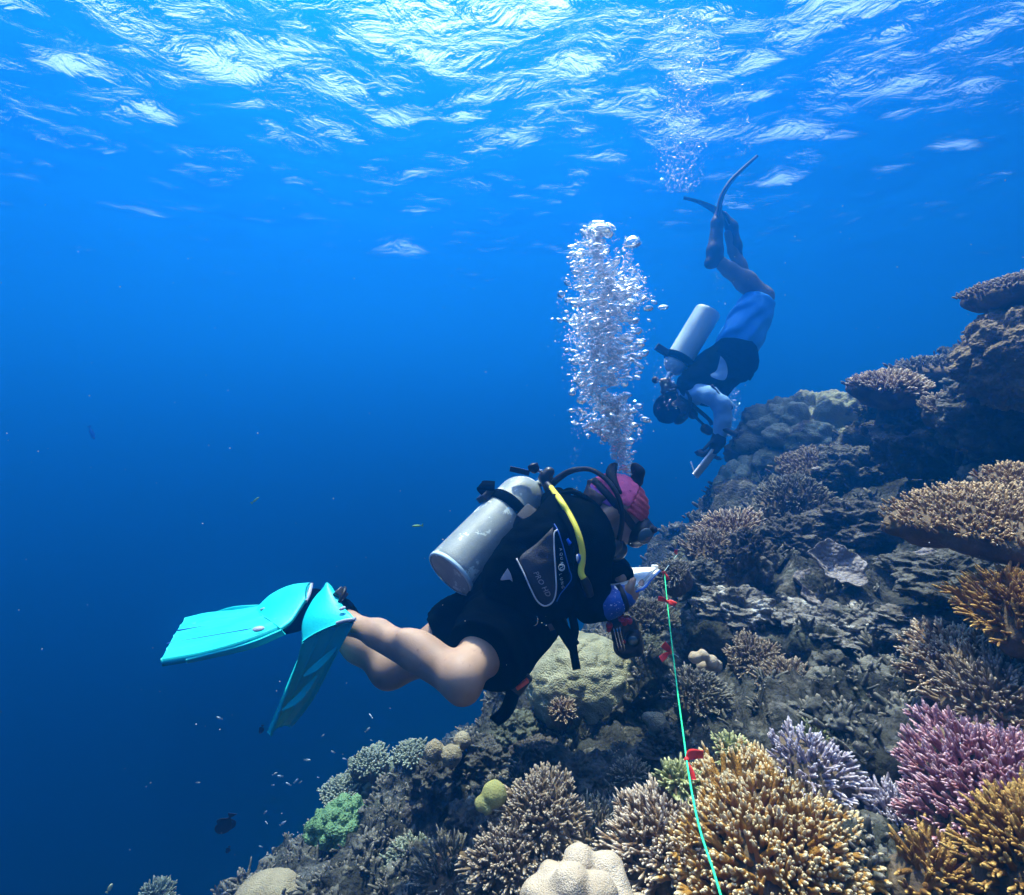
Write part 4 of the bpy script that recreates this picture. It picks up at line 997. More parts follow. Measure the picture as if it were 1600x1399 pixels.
def near_diver():
    g = P(800, 940, 1.5)
    t = thing('person', 'near diver in black with pink headband and bare legs, writing on a white slate', 'person', g)
    # --- skeleton
    hipN, hipF = P(808, 952, 1.50), P(792, 952, 1.60)
    kneeN, kneeF = P(723, 1056, 1.235), P(609, 1044, 1.60)
    ankN, ankF = P(545, 974, 1.44), P(492, 958, 1.66)
    shN, shF = P(904, 834, 1.40), P(904, 830, 1.65)
    elN, wrN = P(920, 940, 1.37), P(977, 932, 1.37)
    elF, wrF = P(945, 905, 1.70), P(958, 899, 1.55)
    neck0, neck1 = P(915, 812, 1.52), P(940, 802, 1.52)
    # torso
    TO = SDF()
    TO.ell(P(803, 948, 1.53), (0.125, 0.165, 0.125), np.column_stack([W(.8, -.6), W(0, 0, 1), W(.6, .8)]), k=0.03)
    TO.cap(P(806, 944, 1.50), P(845, 900, 1.50), 0.115, 0.105, k=0.05).cap(P(800, 944, 1.57), P(845, 900, 1.55), 0.115, 0.105, k=0.05)
    TO.cap(P(845, 900, 1.50), P(895, 842, 1.48), 0.100, 0.104, k=0.05).cap(P(845, 900, 1.56), P(895, 842, 1.57), 0.100, 0.104, k=0.05)
    TO.cap(P(898, 842, 1.44), P(898, 842, 1.61), 0.078, 0.078, k=0.06)
    LEGN = SDF().chain([hipN, P(764, 1008, 1.36), kneeN], [0.105, 0.068, 0.044], k=0.03)
    LEGN.ell(kneeN + W(-0.006, 0.004), (0.040, 0.038, 0.042), k=0.04)
    LEGN.ell(kneeN + W(0.012, 0.030, -0.012), (0.026, 0.024, 0.030), k=0.03).cap(kneeN + W(-.01, .042), P(600, 1012, 1.36), 0.018, 0.012, k=0.035)
    LEGF = SDF().chain([hipF, P(700, 1005, 1.60), kneeF], [0.105, 0.078, 0.054], k=0.03)
    LEGF.ell(kneeF + W(0.0, 0.008), (0.053, 0.050, 0.050), k=0.04)
    CALF = SDF()
    CALF.chain([kneeN, P(652, 1019, 1.32), P(590, 990, 1.385), ankN, P(528, 962, 1.45)], [0.040, 0.038, 0.034, 0.028, 0.031], k=0.025)
    CALF.ell(P(662, 1013, 1.31), (0.075, 0.022, 0.024), np.column_stack([norm(W(.85, .5)), W(0, 0, 1), norm(W(-.5, .85))]), k=0.05)
    CALF.chain([kneeF, P(560, 1012, 1.62), P(522, 980, 1.64), ankF], [0.046, 0.043, 0.036, 0.029], k=0.025)
    CALF.ell(P(570, 1008, 1.62), (0.080, 0.034, 0.032), np.column_stack([norm(W(.8, .6)), W(0, 0, 1), norm(W(-.6, .8))]), k=0.04)
    FOOT = SDF().chain([P(534, 960, 1.465), P(518, 966, 1.485), P(503, 1000, 1.46)], [0.034, 0.033, 0.024], k=0.02)
    FOOT.chain([P(492, 946, 1.66), P(465, 962, 1.63), P(425, 978, 1.60)], [0.036, 0.038, 0.030], k=0.02)
    ARMN = SDF().chain([shN, P(916, 888, 1.37), elN], [0.062, 0.050, 0.044], k=0.03)
    FAN = SDF().chain([elN, P(946, 942, 1.365), wrN], [0.038, 0.033, 0.024], k=0.02)
    ARMF = SDF().chain([shF, P(930, 872, 1.70), elF], [0.062, 0.056, 0.048], k=0.03)
    FAF = SDF().chain([elF, wrF], [0.044, 0.028], k=0.02)
    HEAD = SDF()
    Fh, Uh, Sh = norm(W(.80, .60)), norm(W(.60, -.80)), W(0, 0, 1)
    hc = P(961, 789, 1.52); MH = np.column_stack([Fh, Sh, Uh])
    HEAD.ell(hc, (0.094, 0.074, 0.086), MH, k=0.02)
    HEAD.ell(hc + Fh * 0.035 - Uh * 0.052, (0.056, 0.056, 0.060), MH, k=0.035)
    HEAD.ell(hc + Fh * 0.058 - Uh * 0.088, (0.026, 0.034, 0.022), MH, k=0.03)
    HEAD.cap(hc + Fh * 0.090 - Uh * 0.020, hc + Fh * 0.108 - Uh * 0.046, 0.009, 0.013, k=0.012)       # nose
    HEAD.ell(hc + Fh * 0.086 - Uh * 0.068, (0.012, 0.024, 0.007), MH, k=0.006)                          # lips
    HEAD.ell(hc + Fh * 0.084 - Uh * 0.077, (0.012, 0.020, 0.007), MH, k=0.006)
    for sd in (-1, 1):                                                                                 # ears, brows, eyes
        e = hc + Sh * 0.074 * sd - Fh * 0.008 - Uh * 0.028
        HEAD.ell(e, (0.020, 0.010, 0.033), MH @ np.array(Matrix.Rotation(0.25, 3, 'Y')), k=0.006)
        HEAD.ell(hc + Fh * 0.080 + Sh * 0.030 * sd - Uh * 0.012, 0.0125, k=0.004)
        HEAD.ell(hc + Fh * 0.082 + Sh * 0.030 * sd + Uh * 0.012, (0.010, 0.022, 0.007), MH, k=0.01)
    HEAD.cap(neck0, hc - Uh * 0.05 - Fh * 0.012, 0.062, 0.054, k=0.03)
    HANDS = SDF()
    HANDS.chain([wrN, P(984, 928, 1.375)], [0.024, 0.022], k=0.012).chain([P(984, 926, 1.37), P(989, 922, 1.43)], [0.020, 0.018], k=0.012)
    for i in range(4):                                       # near hand: fingers under the slate, thumb on top
        o = i * 0.019
        ln = (1.0, 1.1, 1.05, 0.85)[i]
        HANDS.chain([P(987, 925 - i, 1.372 + o), P(987 + 8 * ln, 925 - i - 4 * ln, 1.378 + o), P(987 + 13 * ln, 925 - i - 9 * ln, 1.388 + o), P(987 + 15 * ln, 925 - i - 14 * ln, 1.40 + o)], [0.0098, 0.0090, 0.0082, 0.0070], k=0.003)
    HANDS.chain([P(980, 929, 1.36), P(984, 919, 1.352), P(987, 911, 1.355), P(990, 906, 1.362)], [0.0135, 0.0108, 0.0098, 0.0080], k=0.004)
    HANDS.chain([wrF, P(963, 897, 1.535)], [0.026, 0.024], k=0.012).chain([P(962, 893, 1.555), P(964, 900, 1.505)], [0.018, 0.018], k=0.012)
    for i in range(4):                                       # far hand: fingers closed round the pencil
        o = -i * 0.017
        ln = (1.0, 1.08, 1.0, 0.82)[i]
        HANDS.chain([P(964, 892 + 1.5 * i, 1.555 + o), P(964 + 9 * ln, 891 + 2 * i, 1.545 + o), P(964 + 11.5 * ln, 897 + 2 * i, 1.530 + o), P(964 + 7 * ln, 901 + 1.5 * i, 1.525 + o)], [0.0098, 0.0092, 0.0084, 0.0072], k=0.003)
    HANDS.chain([P(958, 900, 1.50), P(966, 905, 1.485), P(973, 906, 1.485), P(978, 904, 1.49)], [0.0135, 0.0108, 0.0098, 0.0080], k=0.004)
    BODY = union(TO, LEGN, LEGF, CALF, FOOT, ARMN, FAN, ARMF, FAF, HEAD, HANDS)
    obj('body', relax(BODY.mesh(0.0052), 1), D_['skin'], t)
    # --- clothes
    top = union(TO, SDF().cap(neck0, neck0 * 0.8 + neck1 * 0.2, 0.060, 0.056, k=0.03), ARMN, ARMF)
    S2 = SDF().chain([elN, P(938, 944, 1.37)], [0.041, 0.037], k=0.02); S2.chain([elF, elF * .5 + wrF * .5], [0.050, 0.046], k=0.02)
    tv = relax(union(top, S2).mesh(0.007, 0.009, cloth_noise(0.006, 16)), 1)
    obj('wetsuit_top', tv, D_['neo'], t)
    fa = SDF().chain([P(930, 942, 1.37), P(950, 942, 1.365), P(975, 933, 1.37)], [0.036, 0.034, 0.027], k=0.02)
    obj('sleeve', relax(fa.mesh(0.005, 0.005, cloth_noise(0.003, 30)), 1), D_['sleeve'], t)
    wb = thing_part = obj('wristband', band(P(971, 935, 1.37), W(.95, -.25, .1), 0.033, 0.015, 0.004), D_['rubber'], t)
    obj('stripe', band(P(965, 937, 1.37), W(.95, -.25, .1), 0.035, 0.006, 0.003), D_['white'], wb)
    fc = SDF().chain([elF, P(958, 893, 1.60), P(968, 900, 1.545)], [0.052, 0.045, 0.040], k=0.02).ell(P(967, 902, 1.50), (0.045, 0.02, 0.030), np.column_stack([norm(W(.6, .5)), W(0, 0, 1), norm(W(-.5, .6))]), k=0.02)
    obj('cuff', relax(fc.mesh(0.007, 0.004, cloth_noise(0.005, 30)), 1), D_['neo'], t)
    thN = norm(kneeN - hipN); thF = norm(kneeF - hipF)
    wrinkle = lambda p: 0.004 * np.sin((p @ thN) * 170 + 6 * perlin(p * 9)) * np.clip(perlin(p * 7 + 3) + 0.5, 0, 1) + 0.005 * perlin(p * 15)
    shN_ = SDF().ell(P(803, 948, 1.53), (0.130, 0.170, 0.130), np.column_stack([W(.8, -.6), W(0, 0, 1), W(.6, .8)]), k=0.03)
    shN_.chain([hipN, P(776, 998, 1.40), P(745, 1034, 1.27)], [0.116, 0.104, 0.088], k=0.04).cap(P(812, 970, 1.48), P(790, 1030, 1.36), 0.09, 0.048, k=0.05)
    shN_.cut(P(748, 1030, 1.31), thN)
    sv = relax(union(shN_).mesh(0.007, 0.006, wrinkle), 1)
    obj('shorts', sv, D_['neo'], t)
    shF_ = SDF().chain([hipF, P(722, 990, 1.60), P(690, 1008, 1.60)], [0.118, 0.105, 0.098], k=0.04).cut(P(692, 1003, 1.60), thF)
    obj('shorts_leg', relax(shF_.mesh(0.008, 0.004, wrinkle), 1), D_['neo'], t)
    # boots
    bt = SDF().chain([P(541, 968, 1.455), P(530, 959, 1.465), P(516, 967, 1.485), P(503, 1000, 1.46)], [0.034, 0.037, 0.036, 0.027], k=0.02)
    obj('boot', relax(bt.mesh(0.006, 0.003), 1), D_['neo'], t)
    bf = SDF().chain([P(503, 962, 1.66), P(490, 945, 1.66), P(463, 962, 1.63), P(425, 980, 1.60)], [0.040, 0.043, 0.042, 0.034], k=0.02)
    obj('boot', relax(bf.mesh(0.006, 0.003), 1), D_['neo'], t)
    # --- headband, hair, mask
    hb = SDF().ell(hc, (0.098, 0.078, 0.091), MH, k=0.01).cut(hc + Uh * 0.012 + Fh * 0.0, -(Uh * 0.97 - Fh * 0.1)).cut(hc + Fh * 0.018, Fh)
    hb_o = obj('headband', relax(hb.mesh(0.004, 0.002, cloth_noise(0.003, 45)), 1), D_['pink'], t)
    h2 = SDF().ell(hc, (0.100, 0.079, 0.090), MH, k=0.01).cut(hc + Uh * 0.004, -Uh).cut(hc + Fh * 0.020, -Fh)
    obj('headband_front', relax(h2.mesh(0.004, 0.002, lambda p: 0.003 * np.sin((p @ Uh) * 420) * 0.6 + 0.003 * perlin(p * 40)), 1), D_['maroon'], hb_o)
    h3 = SDF().ell(hc, (0.0975, 0.078, 0.088), MH, k=0.01).cut(hc - Uh * 0.012, -(Uh * .9 - Fh * 0.15)).cut(hc + Uh * 0.012, Uh).cut(hc - Fh * 0.005, Fh)
    obj('headband_trim', relax(h3.mesh(0.004, 0.0005), 1), D_['violet'], hb_o)
    hr = SDF().ell(hc - Fh * 0.02, (0.0785, 0.0755, 0.078), MH, k=0.02).cut(hc - Uh * 0.002, Uh).cut(hc - Fh * 0.045, Fh)
    hr.cap(hc - Fh * 0.078 - Uh * 0.004, hc - Fh * 0.098 + Uh * 0.010, 0.006, 0.004).cap(hc - Fh * 0.098 + Uh * 0.010, hc - Fh * 0.092 + Uh * 0.032, 0.004, 0.002)
    obj('hair', relax(hr.mesh(0.0045, 0.001, lambda p: 0.003 * perlin(p * np.array([90, 30, 90]))), 1), D_['hair'], t)
    msk = SDF()
    mc = hc + Fh * 0.094 - Uh * 0.018
    msk.ell(mc, (0.034, 0.078, 0.046), MH, k=0.01).ell(mc + Fh * 0.012 - Uh * 0.028, (0.030, 0.024, 0.026), MH, k=0.015)
    msk.cap(mc + Fh * 0.022 + Sh * -0.07 + Uh * 0.026, mc + Fh * 0.022 + Sh * 0.07 + Uh * 0.026, 0.010, k=0.012)
    mk = obj('mask', relax(msk.mesh(0.004), 1), D_['rubber'], t)
    for sd in (-1, 1):
        obj('lens', ball(mc + Fh * 0.027 + Sh * 0.038 * sd + Uh * 0.002, (0.008, 0.034, 0.030), 20, 12, MH), D_['glass'], mk)
        obj('side_lens', ball(mc + Fh * 0.010 + Sh * 0.074 * sd - Uh * 0.004, (0.020, 0.006, 0.024), 20, 12, MH), D_['glass'], mk)
    obj('strap', band(hc - Uh * 0.004, Uh + 0.25 * Fh, 0.0985, 0.022, 0.004, 0.80, x=Fh), D_['rubber'], mk)
    # snorkel-like dark pieces and the keeper standing over the head
    sn = obj('snorkel', tube([P(972, 774, 1.46), P(967, 768, 1.455), P(961, 757, 1.465), P(955, 743, 1.49), P(957, 732, 1.51), P(962, 726, 1.52)], [0.009, 0.009, 0.011, 0.016, 0.015, 0.008], 50, 12), D_['rubber'], t)
    lobe = SDF().chain([P(975, 772, 1.48), P(985, 765, 1.50), P(995, 752, 1.51), P(997, 738, 1.51), P(992, 730, 1.51)], [0.018, 0.017, 0.016, 0.018, 0.014], k=0.012).cap(P(960, 760, 1.49), P(982, 764, 1.49), 0.014, 0.016, k=0.012)
    obj('snorkel_purge', relax(lobe.mesh(0.004), 1), D_['rubber'], sn)
    # --- buoyancy vest
    VS = SDF()
    VS.cap(P(822, 925, 1.47), P(893, 850, 1.44), 0.120, 0.125, k=0.04).cap(P(820, 920, 1.58), P(893, 850, 1.58), 0.125, 0.13, k=0.04)
    VS.ell(P(838, 880, 1.40), (0.150, 0.085, 0.115), np.column_stack([norm(W(.62, -.78)), W(0, 0, 1), norm(W(.78, .62))]), k=0.05)
    VS.ell(P(866, 905, 1.385), (0.105, 0.070, 0.080), np.column_stack([norm(W(.55, -.83)), W(0, 0, 1), norm(W(.83, .55))]), k=0.05)
    VS.ell(P(800, 905, 1.45), (0.075, 0.07, 0.07), k=0.05)
    VS.cap(P(878, 795, 1.43), P(898, 846, 1.41), 0.042, 0.058, k=0.04).cap(P(868, 788, 1.58), P(898, 836, 1.60), 0.050, 0.060, k=0.04)
    VS.ell(P(886, 925, 1.42), (0.05, 0.06, 0.06), k=0.04)
    vv = relax(VS.mesh(0.0065, 0.0, cloth_noise(0.008, 11, 0.003, 40)), 1)
    vest = obj('buoyancy_vest', vv, D_['vest'], t)
    T = bvh(vv)
    global NEAR_T
    NEAR_T = bvh(join([vv, tv]))
    def patch(name, outline, lift, m, parent, nseg=14):
        """cloth panel laid on the vest: outline in photo pixels, filled as a fan of rings"""
        o = spline(np.vstack([outline, outline[:1]]), 64)[:-1]; c = o.mean(0)
        V = [onto(T, *c, lift)]
        for k in range(1, nseg + 1):
            for q in c + (o - c) * k / nseg: V.append(onto(T, *q, lift if k < nseg else lift * 0.2))
        n = len(o); s = np.arange(n); s1 = (s + 1) % n
        F3 = np.column_stack([np.zeros(n, int), 1 + s1, 1 + s])
        F4 = np.concatenate([np.column_stack([1 + k * n + s, 1 + k * n + s1, 1 + (k + 1) * n + s1, 1 + (k + 1) * n + s]) for k in range(nseg - 1)])
        return obj(name, (np.array(V), [F4, F3]), m, parent)
    pk = patch('pocket', np.array([(864, 824), (840, 848), (812, 872), (820, 895), (832, 925), (845, 942), (858, 944), (867, 932), (869, 900), (867, 860)]), 0.006, D_['panel'], vest)
    patch('side_flap', np.array([(793, 888), (784, 902), (783, 907), (796, 906), (801, 909), (798, 897)]), 0.003, D_['vgrey'], vest)
    line = lambda pts, n: [onto(T, *q, 0.008) for q in spline(pts, n)]
    obj('piping', tube(line([(807, 873), (819, 897), (830, 922), (840, 940), (852, 947), (864, 940), (869, 922), (868, 893), (866, 860), (866, 834), (871, 828)], 60), 0.0020, 90, 6), D_['piping'], pk)
    obj('trim', tube(line([(866, 819), (872, 830), (880, 855), (889, 888), (893, 902), (889, 912), (876, 928), (870, 940)], 60), 0.0016, 90, 6), D_['blue'], pk)
    # lettering: runs down the pocket and down its edge
    def place_on(x0, y0, ang, s):
        c, sn_ = math.cos(ang), math.sin(ang)
        return lambda u, v: onto(T, x0 + s * (u * c + v * sn_), y0 + s * (u * sn_ - v * c), 0.0085)
    text_mesh('lettering', "PRO HD", place_on(833, 895, math.radians(61), 1.0), 11.5, D_['vgrey'], pk, 0.2, 1.05)
    yy = 857
    for i, ch in enumerate("AQUA"):
        text_mesh('lettering', ch, place_on(874 + i * 0.5, yy + i * 7.0, math.radians(78), 1.0), 6.2, D_['emblem'], pk)
    for i, ch in enumerate("LUNG"):
        text_mesh('lettering', ch, place_on(873.5 + i * 1.2, 897 + i * 6.2, math.radians(78), 1.0), 6.2, D_['emblem'], pk)
    a = np.linspace(0, 2 * np.pi, 40)
    em = tube([onto(T, 877.5 + 4.6 * math.cos(q), 887 + 5.2 * math.sin(q), 0.0085) for q in a], 0.0009, 60, 5)
    em2 = tube([onto(T, *q, 0.0085) for q in spline([(875, 884), (878.5, 883.5), (879.5, 886), (876, 887.5), (875.5, 890), (878.5, 890.5), (881, 888.5)], 24)], 0.0008, 40, 5)
    obj('emblem', join([em, em2]), D_['emblem'], pk)
    obj('shoulder_pad', tube([onto(T, *q, 0.004) for q in spline([(880, 800), (893, 822), (900, 850), (898, 880)], 20)], 0.011, 40, 8, 1.8), D_['vest'], vest)
    obj('dump_valve', tube([onto(T, 888.5, 842, 0.006, 1.33), onto(T, 893, 850, 0.008, 1.33)], [0.0075, 0.0085], 6, 12), D_['bluev'], vest)
    obj('belt_ring', ring(onto(T, 832, 968, 0.004, 1.36), W(.3, -.1, 1), 0.014, 0.0022, ell=1.25), D_['chrome'], vest)
    # collar straps behind the neck, shoulder strap, straps hanging from the waist
    obj('shoulder_strap', ribbon([P(868, 800, 1.46), P(874, 776, 1.46), P(892, 769, 1.47), P(912, 776, 1.47), P(926, 786, 1.46), P(933, 806, 1.43), P(940, 830, 1.42), P(935, 860, 1.38)], 0.045, 0.010, W(.2, 0, 1), 60), D_['vest'], vest)
    obj('shoulder_strap', ribbon([P(868, 780, 1.60), P(888, 766, 1.60), P(912, 776, 1.60), P(930, 792, 1.58), P(936, 822, 1.56)], 0.04, 0.012, W(.2, 0, 1), 50), D_['vest'], vest)
    obj('waist_strap', ribbon([P(858, 950, 1.40), P(874, 975, 1.38), P(890, 1000, 1.37), P(897, 1010, 1.37)], 0.034, 0.012, W(.9, -.5), 40), D_['vest'], vest)
    obj('waist_strap', ribbon([P(888, 935, 1.38), P(894, 962, 1.37), P(898, 985, 1.365), P(895, 1008, 1.36), P(901, 1046, 1.36)], 0.022, 0.006, W(1, 0, 0), 40), D_['vest'], vest)
    obj('waist_buckle', boxm(P(868, 966, 1.395), (0.055, 0.03, 0.05), basis(W(.35, .9), W(.9, -.35)), 0.25), D_['plastic'], vest)
    obj('crotch_strap', ribbon([P(795, 1000, 1.36), P(800, 1035, 1.335), P(803, 1062, 1.33), P(800, 1088, 1.33), P(790, 1112, 1.33), P(772, 1128, 1.33)], 0.036, 0.007, W(.95, .1, .2), 60), D_['vest'], vest)
    lb = obj('reflector_buckle', boxm(P(808, 1062, 1.33), (0.055, 0.022, 0.060), basis(W(.75, .6), W(-.6, .75)), 0.2), D_['plastic'], vest)
    obj('reflector', boxm(P(816, 1068, 1.318), (0.010, 0.022, 0.036), basis(W(.70, -.5), W(.5, .7)), 0.2), D_['orange'], lb)
    obj('clip', ring(P(779, 1060, 1.32), W(.2, 0, 1), 0.009, 0.002), D_['plastic'], lb)
    obj('clip', boxm(P(778, 1067, 1.32), (0.010, 0.008, 0.008), None, 0.3), D_['red'], lb)
    return t
near_diver()

def near_tank():
    b, e = P(703, 898, 1.52), P(833, 762, 1.76)
    ax = norm(e - b); L = np.linalg.norm(e - b); R = 0.0835
    t = thing('scuba_tank', 'worn grey scuba tank with pale scuffs strapped to the back of the near diver', 'scuba tank', b)
    prof = [(0.001, 0.006), (R * .5, 0.005), (R * .80, 0.001), (R * .93, 0.0), (R * .985, 0.006), (R, 0.018)] + [(R, z) for z in np.linspace(0.03, L - 0.075, 12)]
    prof += [(R * math.cos(q), L - 0.075 + 0.085 * math.sin(q)) for q in np.linspace(0.1, 1.32, 14)] + [(0.018, L + 0.018), (0.001, L + 0.018)]
    obj('cylinder', lathe(prof, b, ax, 64), D_['tank'], t)
    obj('boot_rim', lathe([(R * .94, -0.002), (R * 1.0, -0.001), (R * 1.012, 0.004), (R * 1.004, 0.010)], b, ax, 64), D_['tank2'], t)
    side = norm(np.cross(ax, W(0, 0, 1)))
    sc = b + ax * L * 0.66
    st = obj('cam_strap', band(sc, ax + 0.06 * W(1, 0.2), R + 0.001, 0.038, 0.006), D_['vest'], t)
    bk = norm(W(-.75, -.66, -.2))
    obj('buckle', boxm(sc + bk * (R + 0.014), (0.05, 0.022, 0.045), basis(ax, norm(np.cross(ax, bk))), 0.25), D_['plastic'], st)
    obj('strap_tail', ribbon([sc + bk * (R + 0.02) + ax * 0.01, sc + bk * (R + 0.045) + W(.2, -.25) * 0.05, sc + bk * (R + 0.04) + W(1, -.3) * 0.05], 0.035, 0.006, ax, 24), D_['vest'], st)
    obj('pad', boxm(P(822, 812, 1.53), (0.075, 0.05, 0.060), basis(ax, norm(np.cross(ax, W(.6, .7, -.4)))), 0.25), D_['panel'], st)
    obj('pad', boxm(P(812, 828, 1.52), (0.055, 0.03, 0.035), basis(ax, norm(np.cross(ax, W(.6, .7, -.4)))), 0.25), D_['vest'], st)
    # valve and first stage
    v0 = e + ax * 0.012
    vl = obj('valve', tube([v0, P(853, 748, 1.68), P(858, 741, 1.68)], [0.016, 0.015, 0.013], 14, 14), D_['chrome'], t)
    obj('valve_knob', tube([P(832, 726, 1.66), P(834, 731, 1.66), P(838, 735, 1.665)], [0.017, 0.018, 0.014], 12, 14), D_['rubber'], vl)
    obj('stem', tube([P(838, 735, 1.665), P(848, 737, 1.67)], [0.006, 0.006], 6, 10), D_['chrome'], vl)
    fs = obj('first_stage', relax(SDF().cap(P(852, 744, 1.65), P(858, 738, 1.65), 0.019, 0.018, k=0.008).cap(P(852, 752, 1.65), P(858, 766, 1.63), 0.016, 0.015, k=0.012).cap(P(846, 747, 1.66), P(862, 752, 1.66), 0.012, 0.012, k=0.01).mesh(0.0045), 1), D_['plastic'], t)
    obj('yoke_bar', boxm(P(812, 736, 1.66), (0.065, 0.016, 0.018), basis(W(.2, -.9), W(.92, .38)), 0.2), D_['plastic'], fs)
    rh = obj('regulator_hose', tube([P(864, 756, 1.63), P(872, 748, 1.61), P(890, 737, 1.58), P(912, 733, 1.53), P(930, 737, 1.49), P(950, 752, 1.455), P(963, 771, 1.43), P(970, 790, 1.42), P(972, 815, 1.42), P(966, 852, 1.455)], [0.0105, 0.0105, 0.0095, 0.0075, 0.0072, 0.0072, 0.0072, 0.0072, 0.0072, 0.0080], 110, 12), D_['rubber'], t)
    rs = SDF().cap(P(960, 852, 1.45), P(960, 852, 1.53), 0.022, 0.026, k=0.01).ell(P(962, 862, 1.49), (0.036, 0.042, 0.026), np.column_stack([norm(W(.8, -.5)), W(0, 0, 1), norm(W(.5, .8))]), k=0.015).cap(P(966, 846, 1.49), P(967, 838, 1.5), 0.014, 0.013, k=0.01).cap(P(952, 862, 1.45), P(952, 864, 1.53), 0.018, 0.018, k=0.012)
    so = obj('second_stage', relax(rs.mesh(0.004), 1), D_['plastic'], rh)
    Tn = NEAR_T
    hp = [P(861, 762, 1.60)] + [onto(Tn, x, y, 0.012, q_) for x, y, q_ in ((866, 769, 1.57), (875, 781, 1.5))] + [onto(Tn, x, y, 0.012, 1.33) for x, y in ((889, 802), (901, 826), (907, 845), (911, 864), (911, 880), (906, 890), (908, 898), (912, 904))]
    hp = np.array(hp); hp[3:-1] = (hp[2:-2] + 2 * hp[3:-1] + hp[4:]) / 4
    hp[2:] -= norm(hp[2:]) * 0.004
    yh = obj('yellow_hose', tube(hp, [0.0082] * len(hp), 110, 14), D_['yellow'], t)
    obj('hose_cuff', tube([P(855, 757, 1.625), P(864, 767, 1.59)], [0.0115, 0.0105], 8, 12), D_['rubber'], yh)
    obj('hose_cuff', tube([hp[-1], onto(Tn, 917, 916, 0.010, 1.3), onto(Tn, 922, 930, 0.006, 1.3)], [0.0105, 0.0125, 0.010], 16, 12), D_['rubber'], yh)
    hcp = obj('hose_clip', ball(onto(Tn, 904, 873, 0.014, 1.3), (0.007, 0.007, 0.013), 14, 10), D_['blue'], yh)
    obj('clip_face', ball(onto(Tn, 902, 872, 0.021, 1.3), (0.003, 0.003, 0.009), 12, 8), D_['white'], hcp)
    return t
near_tank()

